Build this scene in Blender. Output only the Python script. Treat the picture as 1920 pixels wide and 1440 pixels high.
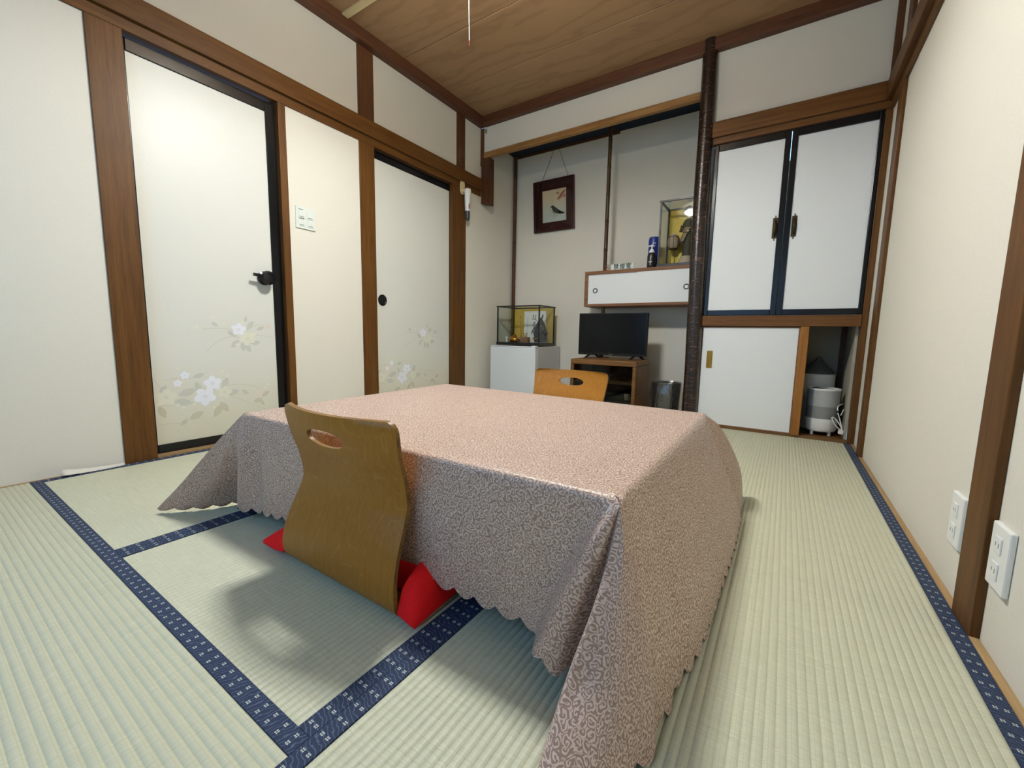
import bpy, bmesh, math, random
import numpy as np
from mathutils import Matrix, Vector
for o in list(bpy.data.objects): bpy.data.objects.remove(o)
random.seed(4); np.random.seed(4)
S = bpy.context.scene; COL = S.collection; PI = math.pi

# ------------------------------------------------------------------ camera
CAM = (2.2931, -2.9517, 0.5771)
_y, _p, _r = math.radians(33.276), math.radians(6.804), math.radians(1.064)
fw = Vector((-math.sin(_y)*math.cos(_p), math.cos(_y)*math.cos(_p), -math.sin(_p)))
rt0 = Vector((math.cos(_y), math.sin(_y), 0)); up0 = rt0.cross(fw)
rt = rt0*math.cos(_r) + up0*math.sin(_r); up = up0*math.cos(_r) - rt0*math.sin(_r)
cd = bpy.data.cameras.new('camera'); cd.sensor_width = 36; cd.lens = 775.95*36/1920; cd.clip_start = 0.02
cam = bpy.data.objects.new('camera', cd); COL.objects.link(cam); S.camera = cam
cam.matrix_world = Matrix(((rt.x, up.x, -fw.x, CAM[0]), (rt.y, up.y, -fw.y, CAM[1]), (rt.z, up.z, -fw.z, CAM[2]), (0, 0, 0, 1)))

# ------------------------------------------------------------------ daylight, exposure
SKY_COL, SKY_STR = (0.33, 0.60, 1.0), 2.7
LAMP_COL, LAMP_STR = (0.98, 1.0, 0.955), 360.0
W = bpy.data.worlds.new('sky'); S.world = W; W.use_nodes = True
bg = W.node_tree.nodes['Background']; bg.inputs[0].default_value = (*SKY_COL, 1); bg.inputs[1].default_value = SKY_STR
WIN = (0.35, 2.25, 0.40, 1.75); YF = -3.55          # window opening x0,x1,z0,z1 in the front wall
pl = bpy.data.lights.new('window_portal', 'AREA'); pl.shape = 'RECTANGLE'; pl.size = WIN[1]-WIN[0]; pl.size_y = WIN[3]-WIN[2]
pl.cycles.is_portal = True
po = bpy.data.objects.new('window_portal', pl); COL.objects.link(po)
po.location = ((WIN[0]+WIN[1])/2, YF-0.10, (WIN[2]+WIN[3])/2); po.rotation_euler = (PI/2, 0, 0)
vs = S.view_settings; S.display_settings.display_device = 'sRGB'
vs.view_transform = 'Standard'; vs.look = 'None'; vs.exposure = 0.0; vs.gamma = 1.0; vs.use_curve_mapping = False

# ------------------------------------------------------------------ material helpers
def lin(c):
    return tuple(((v/255)/12.92 if v/255 <= 0.04045 else ((v/255+0.055)/1.055)**2.4) for v in c)
class NT:
    def __init__(s, name):
        s.m = bpy.data.materials.new(name); s.m.use_nodes = True; s.t = s.m.node_tree
        s.b = s.t.nodes['Principled BSDF']; s.out = s.t.nodes['Material Output']
    def n(s, typ, ins=None, **kw):
        nd = s.t.nodes.new(typ)
        for k, v in kw.items(): setattr(nd, k, v)
        for k, v in (ins or {}).items(): s.set(nd.inputs[k], v)
        return nd
    def set(s, inp, v):
        if hasattr(v, 'is_output') or isinstance(v, bpy.types.NodeSocket): s.t.links.new(v, inp)
        elif isinstance(v, bpy.types.Node): s.t.links.new(v.outputs[0], inp)
        elif isinstance(v, (tuple, list)) and len(v) == 3 and inp.type == 'RGBA': inp.default_value = (*v, 1)
        else: inp.default_value = v
    def math(s, op, a, b=None, c=None, clamp=False):
        nd = s.t.nodes.new('ShaderNodeMath'); nd.operation = op; nd.use_clamp = clamp
        s.set(nd.inputs[0], a)
        if b is not None: s.set(nd.inputs[1], b)
        if c is not None: s.set(nd.inputs[2], c)
        return nd.outputs[0]
    def mix(s, f, a, b):
        nd = s.t.nodes.new('ShaderNodeMix'); nd.data_type = 'RGBA'
        s.set(nd.inputs[0], f); s.set(nd.inputs[6], a); s.set(nd.inputs[7], b)
        return nd.outputs[2]
    def ramp(s, f, stops):
        nd = s.t.nodes.new('ShaderNodeValToRGB'); s.set(nd.inputs[0], f)
        cr = nd.color_ramp
        while len(cr.elements) < len(stops): cr.elements.new(0.5)
        for e, (p, c) in zip(cr.elements, stops):
            e.position = p; e.color = (*c, 1) if len(c) == 3 else c
        return nd.outputs[0]
    def coord(s, kind='Object', scale=(1, 1, 1), rot=(0, 0, 0)):
        tc = s.t.nodes.new('ShaderNodeTexCoord')
        mp = s.n('ShaderNodeMapping', {'Scale': scale, 'Rotation': rot}); s.t.links.new(tc.outputs[kind], mp.inputs[0])
        return mp.outputs[0]
    def noise(s, vec, scale=5, detail=3, rough=0.5, out=0, **kw):
        return s.n('ShaderNodeTexNoise', {'Vector': vec, 'Scale': scale, 'Detail': detail, 'Roughness': rough}, **kw).outputs[out]
    def bump(s, h, strength=0.3, dist=0.001):
        nd = s.n('ShaderNodeBump', {'Height': h, 'Strength': strength, 'Distance': dist}); s.t.links.new(nd.outputs[0], s.b.inputs['Normal'])
    def base(s, col=None, rough=None, spec=None, metal=None, **kw):
        if col is not None: s.set(s.b.inputs['Base Color'], col)
        if rough is not None: s.set(s.b.inputs['Roughness'], rough)
        if spec is not None: s.set(s.b.inputs['Specular IOR Level'], spec)
        if metal is not None: s.set(s.b.inputs['Metallic'], metal)
        for k, v in kw.items(): s.set(s.b.inputs[k], v)
        return s.m
def plain(name, rgb, rough=0.5, spec=0.5, metal=0.0, vary=0.06, scale=30, bump=0.0):
    """plain coloured surface with a little procedural mottling"""
    t = NT(name); c = lin(rgb); v = t.coord()
    f = t.noise(v, scale, 3)
    col = t.mix(f, tuple(x*(1-vary) for x in c), tuple(min(1, x*(1+vary)) for x in c))
    if bump: t.bump(f, bump, 0.001)
    return t.base(col, rough, spec, metal)
def wood(name, dark, light, axis='Z', rough=0.5, scale=1.0, bump=0.08, spec=0.28):
    t = NT(name); s = {'X': (1.2, 22, 22), 'Y': (22, 1.2, 22), 'Z': (22, 22, 1.2)}[axis]
    v = t.coord('Object', tuple(a*scale for a in s))
    f = t.noise(v, 2.0, 5, 0.6, Distortion=None) if False else t.noise(v, 2.0, 5, 0.6)
    g = t.noise(v, 9.0, 3, 0.6)
    h = t.math('ADD', t.math('MULTIPLY', f, 0.7), t.math('MULTIPLY', g, 0.3))
    col = t.ramp(h, [(0.32, lin(dark)), (0.68, lin(light))])
    t.bump(h, bump, 0.0008)
    return t.base(col, rough, spec)
M = {}
# plaster walls: cream fibre wallpaper with fine speckle
def m_wall():
    t = NT('cream_wall'); v = t.coord()
    f = t.noise(v, 260, 2, 0.7); g = t.noise(v, 6, 3)
    col = t.mix(f, lin((212, 208, 196)), lin((230, 226, 214)))
    col = t.mix(t.math('MULTIPLY', g, 0.2), col, lin((214, 209, 194)))
    t.bump(f, 0.25, 0.0006)
    return t.base(col, 0.85, 0.2)
M['wall'] = m_wall()
M['wood_z'] = wood('brown_timber_upright', (70, 42, 12), (108, 70, 26), 'Z')
M['wood_y'] = wood('brown_timber_depth', (70, 42, 12), (108, 70, 26), 'Y')
M['wood_x'] = wood('brown_timber_across', (76, 46, 17), (118, 78, 34), 'X')
M['wood_dark_x'] = wood('dark_cornice_across', (62, 36, 24), (98, 62, 40), 'X')
M['wood_dark_y'] = wood('dark_cornice_depth', (62, 36, 24), (98, 62, 40), 'Y')
M['wood_dark_z'] = wood('dark_timber_upright', (62, 38, 22), (100, 64, 38), 'Z')
M['lintel'] = wood('lintel_wood', (120, 84, 44), (172, 130, 78), 'X')
M['sill'] = wood('sill_wood', (138, 108, 70), (178, 148, 104), 'Y')
M['sill_x'] = wood('sill_wood_across', (92, 64, 36), (128, 96, 58), 'X')
M['pale_batten'] = wood('pale_batten_wood', (196, 176, 132), (222, 204, 162), 'X')
M['orange_wood_z'] = wood('honey_wood_upright', (126, 80, 30), (164, 112, 52), 'Z')
M['cab_wood_x'] = wood('walnut_edge', (104, 68, 44), (144, 102, 70), 'X')
M['stand_wood'] = wood('tv_stand_veneer', (84, 56, 26), (126, 88, 46), 'X')
M['black'] = plain('black_lacquer', (9, 10, 13), 0.25, 0.4, 0, 0.05)
M['black_matte'] = plain('black_matte', (16, 16, 17), 0.6, 0.3)
M['black_frame'] = plain('black_case_frame', (14, 15, 18), 0.35, 0.5)
M['iron'] = plain('aged_bronze', (66, 54, 36), 0.45, 0.5, 0.8, 0.3, 120)
M['brass'] = plain('brass', (170, 128, 54), 0.35, 0.5, 0.9, 0.1)
M['white_plastic'] = plain('white_plastic', (232, 233, 230), 0.4, 0.5, 0, 0.02)
M['switch_plate'] = plain('switch_plate_plastic', (216, 221, 214), 0.4, 0.5, 0, 0.02)
M['grey_plastic'] = plain('grey_plastic', (120, 124, 122), 0.4, 0.5, 0, 0.04)
M['dark_grey'] = plain('dark_grey_plastic', (58, 60, 64), 0.35, 0.5)
M['fridge'] = plain('fridge_enamel', (214, 220, 224), 0.35, 0.5, 0, 0.02)
M['fridge_side'] = plain('fridge_side_enamel', (196, 197, 194), 0.45, 0.4, 0, 0.02)
M['red'] = plain('red_cotton', (238, 30, 34), 0.8, 0.15, 0, 0.12, 200, 0.2)
M['red_tip'] = plain('red_cord_tip', (150, 50, 40), 0.5)
M['gold'] = plain('gold_leaf', (214, 160, 60), 0.28, 0.5, 1.0, 0.1)
M['gold_back'] = plain('gold_backing_board', (200, 168, 62), 0.45, 0.4, 0.15, 0.12, 12)
M['paper'] = plain('white_card', (226, 226, 222), 0.8, 0.2)
M['ink'] = plain('ink', (28, 27, 30), 0.7, 0.2)
M['ivory'] = plain('ivory_plastic', (222, 206, 160), 0.45)
M['navy_armour'] = plain('navy_lacing', (44, 46, 58), 0.55, 0.4, 0, 0.3, 300)
M['blue_label'] = plain('blue_label', (36, 52, 130), 0.35, 0.5, 0, 0.15, 20)
M['dark_label'] = plain('dark_label', (30, 28, 30), 0.35, 0.5, 0, 0.3, 60)
M['cable'] = plain('black_cable', (18, 18, 18), 0.5)
M['skin'] = plain('porcelain_skin', (226, 216, 204), 0.5, 0.4, 0, 0.02)
M['kimono'] = plain('olive_kimono', (74, 72, 58), 0.6, 0.3, 0, 0.35, 60)
M['kimono_dark'] = plain('plum_kimono', (74, 52, 50), 0.6, 0.3, 0, 0.25, 60)
M['obi'] = plain('tan_obi', (150, 128, 96), 0.55, 0.3, 0, 0.25, 120)
M['hem_cloth'] = plain('pale_hem', (196, 174, 150), 0.6, 0.3, 0, 0.3, 90)
M['lantern_paper'] = plain('lantern_paper', (176, 152, 132), 0.75, 0.2, 0, 0.08)
M['navy_board'] = plain('dark_navy_board', (34, 42, 54), 0.8, 0.15, 0, 0.1)
M['closet_inside'] = plain('closet_inside_board', (168, 162, 146), 0.8, 0.2, 0, 0.08, 8)
M['maroon'] = wood('maroon_frame', (44, 20, 20), (72, 34, 32), 'Z', 0.3)
M['tank'] = plain('grey_tank', (168, 170, 170), 0.25, 0.5, 0, 0.03)
M['tank_dark'] = plain('grey_band', (132, 134, 132), 0.5, 0.4, 0, 0.05)
M['cone_grey'] = plain('smoked_cone', (96, 96, 96), 0.4, 0.4, 0, 0.05)
M['frame_alu'] = plain('window_aluminium', (120, 112, 104), 0.4, 0.5, 0.7)
M['flat_text'] = plain('black_lettering', (26, 26, 26), 0.6, 0.2)
M['sign_ring'] = plain('brown_sign_print', (120, 62, 48), 0.6, 0.2)
M['chalk'] = plain('grey_print', (120, 126, 122), 0.7, 0.2)

def m_white_panel():
    t = NT('white_panel_paper'); v = t.coord(); f = t.noise(v, 220, 2, 0.6)
    t.bump(f, 0.15, 0.0005)
    return t.base(t.mix(f, lin((216, 220, 222)), lin((230, 233, 234))), 0.6, 0.3)
M['white_panel'] = m_white_panel()
def m_fusuma():
    # door paper: pale, embossed, turning yellower towards its foot
    t = NT('embossed_door_paper'); v = t.coord()
    vo = t.n('ShaderNodeTexVoronoi', {'Vector': v, 'Scale': 105}).outputs[0]
    g = t.noise(t.coord('Object', (1, 1.5, 5)), 2.2, 3)
    sx = t.n('ShaderNodeSeparateXYZ', {0: t.coord()}).outputs[2]
    foot_tint = t.n('ShaderNodeMapRange', {'Value': t.math('ADD', sx, t.math('MULTIPLY', g, 0.25)), 'From Min': 0.55, 'From Max': 0.12, 'To Min': 0.0, 'To Max': 0.55}).outputs[0]
    col = t.mix(foot_tint, lin((216, 216, 208)), lin((210, 200, 164)))
    t.bump(vo, 0.25, 0.001)
    return t.base(col, 0.42, 0.4)
M['fusuma'] = m_fusuma()
M['petal_white'] = plain('petal_white_print', (230, 231, 240), 0.6, 0.3)
M['petal_cream'] = plain('petal_cream_print', (222, 221, 204), 0.6, 0.3)
M['petal_pink'] = plain('petal_peach_print', (222, 210, 197), 0.6, 0.3)
M['leaf_print'] = plain('leaf_grey_print', (199, 200, 190), 0.6, 0.3)
M['leaf_tan'] = plain('leaf_tan_print', (200, 194, 173), 0.6, 0.3)
M['stem_print'] = plain('stem_print', (198, 197, 184), 0.6, 0.3)

def m_ceiling():
    t = NT('cedar_ceiling_board'); v = t.coord('Object', (1.0, 3.4, 1.0))
    d = t.noise(v, 1.6, 4, 0.55)
    sep = t.n('ShaderNodeSeparateXYZ', {0: v})
    band = t.math('ADD', t.math('MULTIPLY', sep.outputs[1], 13.0), t.math('MULTIPLY', d, 22.0))
    w = t.math('POWER', t.math('ADD', t.math('MULTIPLY', t.math('SINE', band), 0.5), 0.5), 5.0)
    fine = t.noise(t.coord('Object', (2, 80, 1)), 6, 3, 0.6)
    col = t.mix(t.math('MULTIPLY', w, 0.30), t.mix(fine, lin((142, 110, 78)), lin((168, 135, 100))), lin((104, 75, 50)))
    t.bump(w, 0.05, 0.0005)
    return t.base(col, 0.5, 0.3)
M['ceiling'] = m_ceiling()

def m_tatami():
    # rush strands run across the mat (local X); ribs are geometry
    t = NT('tatami_rush')
    v = t.coord('Object', (9, 300, 1)); f = t.noise(v, 1.0, 5, 0.75)
    cell = t.n('ShaderNodeTexBrick', {'Vector': t.coord('Object', (1, 1, 1), (0, 0, PI/2)), 'Color1': (0, 0, 0, 1), 'Color2': (1, 1, 1, 1), 'Mortar': (0.4, 0.4, 0.4, 1),
               'Scale': 1.0, 'Mortar Size': 0.0006, 'Mortar Smooth': 0.6, 'Brick Width': 0.021, 'Row Height': 0.014}, offset=0.5)
    blotch = t.noise(t.coord(), 5, 3)
    c1, c2, c3 = lin((158, 160, 134)), lin((220, 221, 200)), lin((194, 191, 162))
    col = t.mix(f, c1, c2)
    col = t.mix(t.math('MULTIPLY', cell.outputs[0], 0.10), col, lin((216, 212, 180)))
    col = t.mix(t.math('MULTIPLY', cell.outputs[1], 0.28), col, lin((140, 134, 100)))
    col = t.mix(t.math('MULTIPLY', blotch, 0.35), col, c3)
    t.bump(f, 0.35, 0.0006)
    return t.base(col, 0.5, 0.4)
M['tatami'] = m_tatami()
def m_border():
    # navy cloth edging, woven wave lines and little four-petal crests in two rows (UV in metres)
    t = NT('navy_tatami_edging'); tc = t.n('ShaderNodeTexCoord'); sp = t.n('ShaderNodeSeparateXYZ', {0: tc.outputs['UV']})
    U, V = sp.outputs[0], sp.outputs[1]
    wob = t.noise(tc.outputs['UV'], 60, 2)
    ln = t.math('SINE', t.math('ADD', t.math('ADD', t.math('MULTIPLY', V, 830.0), t.math('MULTIPLY', U, 330.0)), t.math('MULTIPLY', wob, 16.0)))
    lines = t.math('GREATER_THAN', ln, 0.80)
    pu = t.math('ABSOLUTE', t.math('SUBTRACT', t.math('ABSOLUTE', t.math('SUBTRACT', U, 0.015)), 0.0064))
    pv = t.math('ABSOLUTE', t.math('SUBTRACT', t.math('MODULO', V, 0.0285), 0.01425))
    sq = t.math('LESS_THAN', t.math('MAXIMUM', pu, pv), 0.0028)
    gap = t.math('GREATER_THAN', t.math('MINIMUM', pu, pv), 0.0005)
    crest = t.math('MULTIPLY', sq, gap)
    col = t.mix(t.math('MULTIPLY', lines, 0.55), lin((38, 50, 76)), lin((92, 108, 132)))
    col = t.mix(crest, col, lin((190, 194, 186)))
    return t.base(col, 0.7, 0.25)
M['border'] = m_border()

def m_damask():
    t = NT('damask_tablecloth'); tc = t.n('ShaderNodeTexCoord')
    n1 = t.n('ShaderNodeTexNoise', {'Vector': tc.outputs['UV'], 'Scale': 90.0, 'Detail': 1.5})
    off = t.n('ShaderNodeVectorMath', {0: n1.outputs[1], 1: (0.5, 0.5, 0.5)}, operation='SUBTRACT')
    sc = t.n('ShaderNodeVectorMath', {0: off.outputs[0], 'Scale': 0.013}, operation='SCALE')
    co = t.n('ShaderNodeVectorMath', {0: tc.outputs['UV'], 1: sc.outputs[0]}, operation='ADD').outputs[0]
    vo = t.n('ShaderNodeTexVoronoi', {'Vector': co, 'Scale': 74.0, 'Randomness': 0.8}, voronoi_dimensions='2D')
    csc = t.n('ShaderNodeVectorMath', {0: co, 'Scale': 74.0}, operation='SCALE').outputs[0]
    psc = t.n('ShaderNodeVectorMath', {0: vo.outputs['Position'], 'Scale': 74.0}, operation='SCALE').outputs[0]
    dv = t.n('ShaderNodeVectorMath', {0: csc, 1: psc}, operation='SUBTRACT').outputs[0]
    ds = t.n('ShaderNodeSeparateXYZ', {0: dv})
    ang = t.math('ARCTAN2', ds.outputs[1], ds.outputs[0])
    rnd = t.n('ShaderNodeSeparateXYZ', {0: vo.outputs['Color']})
    sgn = t.math('SIGN', t.math('SUBTRACT', rnd.outputs[0], 0.5))
    ph = t.math('ADD', t.math('MULTIPLY', ang, sgn), t.math('MULTIPLY', rnd.outputs[1], 6.28))
    sw = t.math('SINE', t.math('ADD', t.math('MULTIPLY', vo.outputs['Distance'], 15.0), ph))
    lf = t.noise(tc.outputs['UV'], 230.0, 1.5)
    sw = t.math('ADD', sw, t.math('MULTIPLY', t.math('SUBTRACT', lf, 0.5), 2.6))
    pat = t.n('ShaderNodeMapRange', {'Value': sw, 'From Min': -0.15, 'From Max': 0.30}).outputs[0]
    thread = t.noise(t.n('ShaderNodeVectorMath', {0: tc.outputs['UV'], 1: (1800, 260, 1)}, operation='MULTIPLY').outputs[0], 1.0, 2)
    ground, figure = lin((154, 124, 108)), lin((210, 184, 166))
    col = t.mix(pat, ground, figure)
    rough = t.n('ShaderNodeMapRange', {'Value': pat, 'To Min': 0.55, 'To Max': 0.33}).outputs[0]
    t.bump(t.math('ADD', t.math('MULTIPLY', pat, 0.6), t.math('MULTIPLY', thread, 0.25)), 0.3, 0.0006)
    return t.base(col, rough, 0.65, **{'Sheen Weight': t.math('MULTIPLY', pat, 0.6), 'Sheen Roughness': 0.35})
M['damask'] = m_damask()

def m_ply():
    t = NT('birch_plywood'); v = t.coord('Object', (1, 1, 0.28))
    n1 = t.noise(v, 7.5, 2, 0.45)
    s = t.math('ABSOLUTE', t.math('SINE', t.math('MULTIPLY', n1, 64.0)))
    ln = t.n('ShaderNodeMapRange', {'Value': s, 'From Min': 0.0, 'From Max': 0.22, 'To Min': 1.0, 'To Max': 0.0}).outputs[0]
    fine = t.noise(t.coord('Object', (160, 160, 5)), 1.0, 3, 0.6)
    col = t.mix(fine, lin((138, 88, 20)), lin((168, 114, 34)))
    col = t.mix(t.math('MULTIPLY', ln, 0.15), col, lin((214, 168, 96)))
    return t.base(col, 0.42, 0.35)
M['ply'] = m_ply()
M['ply_edge'] = wood('plywood_edge', (98, 66, 28), (150, 110, 58), 'X', 0.4)  # edge tone set darker: shade of the unlit side put into the colour

def m_log():
    t = NT('lacquered_bark_log'); v = t.coord('Object', (6, 6, 60))
    f = t.noise(v, 1.6, 4, 0.65); g = t.noise(t.coord('Object', (40, 40, 120)), 1.0, 3)
    k = t.math('MULTIPLY', f, g)
    col = t.ramp(k, [(0.14, lin((20, 12, 9))), (0.30, lin((44, 27, 20))), (0.42, lin((92, 66, 54)))])
    t.bump(f, 0.7, 0.003)
    return t.base(col, 0.24, 0.6)
M['log'] = m_log()
M['bamboo'] = wood('smoked_bamboo', (46, 30, 18), (86, 60, 36), 'Z', 0.3)

def m_glass(name, tint=(0.96, 0.98, 0.97), refl=0.08):
    t = NT(name); t.t.nodes.remove(t.b)
    tr = t.n('ShaderNodeBsdfTransparent', {0: tint}); gl = t.n('ShaderNodeBsdfGlossy', {'Color': (1, 1, 1), 'Roughness': 0.02})
    lw = t.n('ShaderNodeLayerWeight', {'Blend': 0.5})
    fr = t.math('ADD', t.math('MULTIPLY', t.math('POWER', lw.outputs['Facing'], 4.0), 0.6), 0.02)
    mx = t.n('ShaderNodeMixShader', {0: fr, 1: tr.outputs[0], 2: gl.outputs[0]})
    t.t.links.new(mx.outputs[0], t.out.inputs[0]); return t.m
M['glass'] = m_glass('clear_glass')
M['glass_dark'] = m_glass('smoked_glass', (0.55, 0.55, 0.52))
M['bag'] = None
def m_bag():
    t = NT('thin_clear_plastic_bag'); t.t.nodes.remove(t.b)
    v = t.coord('Object', (30, 30, 4)); f = t.noise(v, 1.5, 3)
    bp = t.n('ShaderNodeBump', {'Height': f, 'Strength': 0.9, 'Distance': 0.01})
    tr = t.n('ShaderNodeBsdfTransparent', {0: (0.9, 0.9, 0.9)}); gl = t.n('ShaderNodeBsdfGlossy', {'Color': (0.9, 0.9, 0.9), 'Roughness': 0.18, 'Normal': bp.outputs[0]})
    mx = t.n('ShaderNodeMixShader', {0: 0.16, 1: tr.outputs[0], 2: gl.outputs[0]})
    t.t.links.new(mx.outputs[0], t.out.inputs[0]); return t.m
M['bag'] = m_bag()
def m_shade():
    t = NT('white_acrylic_shade'); t.t.nodes.remove(t.b)
    a = t.n('ShaderNodeBsdfDiffuse', {0: (0.85, 0.84, 0.8)}); b = t.n('ShaderNodeBsdfTranslucent', {0: (0.93, 0.9, 0.82)})
    mx = t.n('ShaderNodeMixShader', {0: 0.72, 1: a.outputs[0], 2: b.outputs[0]})
    cl_ = t.n('ShaderNodeBsdfTransparent', {0: (1.0, 0.96, 0.88)}); m2 = t.n('ShaderNodeMixShader', {0: 0.36, 1: mx.outputs[0], 2: cl_.outputs[0]})
    t.t.links.new(m2.outputs[0], t.out.inputs[0]); return t.m
M['shade'] = m_shade()
def m_tube():
    t = NT('fluorescent_tube'); t.base((0.9, 0.9, 0.9), 0.4)
    t.b.inputs['Emission Color'].default_value = (*LAMP_COL, 1); t.b.inputs['Emission Strength'].default_value = LAMP_STR; return t.m
M['tube'] = m_tube()
def m_screen():
    t = NT('switched_off_screen'); return t.base(t.mix(t.noise(t.coord(), 3, 2), (0.004, 0.005, 0.005), (0.006, 0.007, 0.007)), 0.2, 0.2)
M['screen'] = m_screen()
def m_painting():
    # misty paper ground of the little bird painting: peach above, grey-blue below
    t = NT('painting_paper'); sp = t.n('ShaderNodeSeparateXYZ', {0: t.coord()})
    f = t.n('ShaderNodeMapRange', {'Value': t.math('ADD', sp.outputs[2], t.math('MULTIPLY', t.noise(t.coord(), 14, 2), 0.06)), 'From Min': 0.17, 'From Max': 0.34}).outputs[0]
    return t.base(t.mix(f, lin((196, 200, 194)), lin((226, 202, 170))), 0.5, 0.4)
M['painting'] = m_painting()
M['bird'] = plain('painted_bird', (58, 62, 56), 0.6); M['bird_dark'] = plain('painted_tail', (30, 32, 32), 0.6)
M['maple'] = plain('painted_maple', (166, 66, 54), 0.6); M['bird_belly'] = plain('painted_belly', (150, 152, 142), 0.6)

# ------------------------------------------------------------------ mesh helpers
def base_of(o):
    v = Vector((0, 0, 0))
    while o: v += o.location; o = o.parent
    return v
class MB:
    def __init__(s): s.v = []; s.f = []; s.mi = []; s.uv = None; s.k = 0
    def add(s, vs, fs):
        b = len(s.v); s.v += [tuple(p) for p in vs]; s.f += [tuple(b+i for i in f) for f in fs]; s.mi += [s.k]*len(fs); return s
    def box(s, x0, x1, y0, y1, z0, z1):
        x0, x1 = sorted((x0, x1)); y0, y1 = sorted((y0, y1)); z0, z1 = sorted((z0, z1))
        return s.add([(x0, y0, z0), (x1, y0, z0), (x1, y1, z0), (x0, y1, z0), (x0, y0, z1), (x1, y0, z1), (x1, y1, z1), (x0, y1, z1)],
                     [(3, 2, 1, 0), (4, 5, 6, 7), (0, 1, 5, 4), (1, 2, 6, 5), (2, 3, 7, 6), (3, 0, 4, 7)])
    def rings(s, rings, closed=True, caps=True):
        n = len(rings[0]); vs = [p for r in rings for p in r]; fs = []
        for i in range(len(rings)-1):
            for j in range(n if closed else n-1):
                a, b = i*n+j, i*n+(j+1) % n; fs.append((a, b, b+n, a+n))
        if caps and closed:
            fs.append(tuple(range(n-1, -1, -1))); m = (len(rings)-1)*n; fs.append(tuple(range(m, m+n)))
        return s.add(vs, fs)
    def lathe(s, c, prof, n=24, caps=True, sx=1, sy=1):
        return s.rings([[(c[0]+r*sx*math.cos(2*PI*j/n), c[1]+r*sy*math.sin(2*PI*j/n), c[2]+z) for j in range(n)] for r, z in prof], True, caps)
    def cyl(s, p0, p1, r0, r1=None, n=16, caps=True):
        return s.tube([p0, p1], [r0, r0 if r1 is None else r1], n, caps)
    def tube(s, pts, r, n=8, caps=True):
        P = [Vector(p) for p in pts]; R = r if isinstance(r, (list, tuple)) else [r]*len(P); rings = []; u = None
        for i, p in enumerate(P):
            d = (P[min(i+1, len(P)-1)]-P[max(i-1, 0)]).normalized()
            if u is None: u = d.orthogonal().normalized()
            else: u = (u - d*u.dot(d)).normalized()
            w = d.cross(u)
            rings.append([tuple(p+u*R[i]*math.cos(2*PI*j/n)+w*R[i]*math.sin(2*PI*j/n)) for j in range(n)])
        return s.rings(rings, True, caps)
    def torus(s, c, R, r, ax='Z', n=32, m=8, sa=1.0, sb=1.0):
        rings = []
        for i in range(n):
            a = 2*PI*i/n
            ring = []
            for j in range(m):
                b = 2*PI*j/m; q = ((R+r*math.cos(b))*math.cos(a)*sa, (R+r*math.cos(b))*math.sin(a)*sb, r*math.sin(b))
                q = {'Z': q, 'X': (q[2], q[0], q[1]), 'Y': (q[0], q[2], q[1])}[ax]
                ring.append((c[0]+q[0], c[1]+q[1], c[2]+q[2]))
            rings.append(ring)
        rings.append(rings[0]); return s.rings(rings, True, False)
    def poly(s, pts): return s.add(pts, [tuple(range(len(pts)))])
    def prism(s, pts, d):
        n = len(pts); d = Vector(d); q = [tuple(Vector(p)+d) for p in pts]
        return s.add(list(pts)+q, [tuple(range(n-1, -1, -1)), tuple(range(n, 2*n))]+[(i, (i+1) % n, (i+1) % n+n, i+n) for i in range(n)])
    def sphere(s, c, rx, ry, rz, n=16, m=10):
        return s.rings([[(c[0]+rx*math.sin(PI*(i+0.02)/(m+0.04))*math.cos(2*PI*j/n), c[1]+ry*math.sin(PI*(i+0.02)/(m+0.04))*math.sin(2*PI*j/n), c[2]-rz*math.cos(PI*(i+0.02)/(m+0.04))) for j in range(n)] for i in range(m+1)])
    def build(s, name, mats, parent=None, bevel=0.0, smooth=None, fix=True):
        me = bpy.data.meshes.new(name); b = base_of(parent)
        me.from_pydata([(x-b.x, y-b.y, z-b.z) for x, y, z in s.v], [], s.f)
        mats = mats if isinstance(mats, (list, tuple)) else [mats]
        for m in mats: me.materials.append(M[m])
        me.polygons.foreach_set('material_index', s.mi)
        if s.uv is not None:
            l = me.uv_layers.new(name='UVMap')
            for lp in me.loops: l.data[lp.index].uv = s.uv[lp.vertex_index]
        if fix:
            bm = bmesh.new(); bm.from_mesh(me); bmesh.ops.recalc_face_normals(bm, faces=bm.faces); bm.to_mesh(me); bm.free()
        if smooth is not None:
            me.polygons.foreach_set('use_smooth', [True]*len(me.polygons)); me.set_sharp_from_angle(angle=math.radians(smooth))
        o = bpy.data.objects.new(name, me); COL.objects.link(o)
        if parent: o.parent = parent
        if bevel:
            bv = o.modifiers.new('soft_edges', 'BEVEL'); bv.width = bevel; bv.segments = 2; bv.limit_method = 'ANGLE'; bv.angle_limit = math.radians(50)
        return o
def bx(name, m, dims, parent=None, bevel=0.0): return MB().box(*dims).build(name, m, parent, bevel)
def tag(o, label, cat, group=None):
    o['label'] = label; o['category'] = cat
    if group: o['group'] = group
    return o
def thing(name, label, cat, loc, group=None):
    o = bpy.data.objects.new(name, None); COL.objects.link(o); o.location = loc; o.empty_display_size = 0.05
    return tag(o, label, cat, group)
def struct(o): o['kind'] = 'structure'; return o
def sempty(name, loc): o = bpy.data.objects.new(name, None); COL.objects.link(o); o.location = loc; return struct(o)
_tn = [0]
def trim(m, dims, bevel=0.002):
    _tn[0] += 1; return struct(bx('trim_%d' % _tn[0], m, dims, None, bevel))

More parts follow.
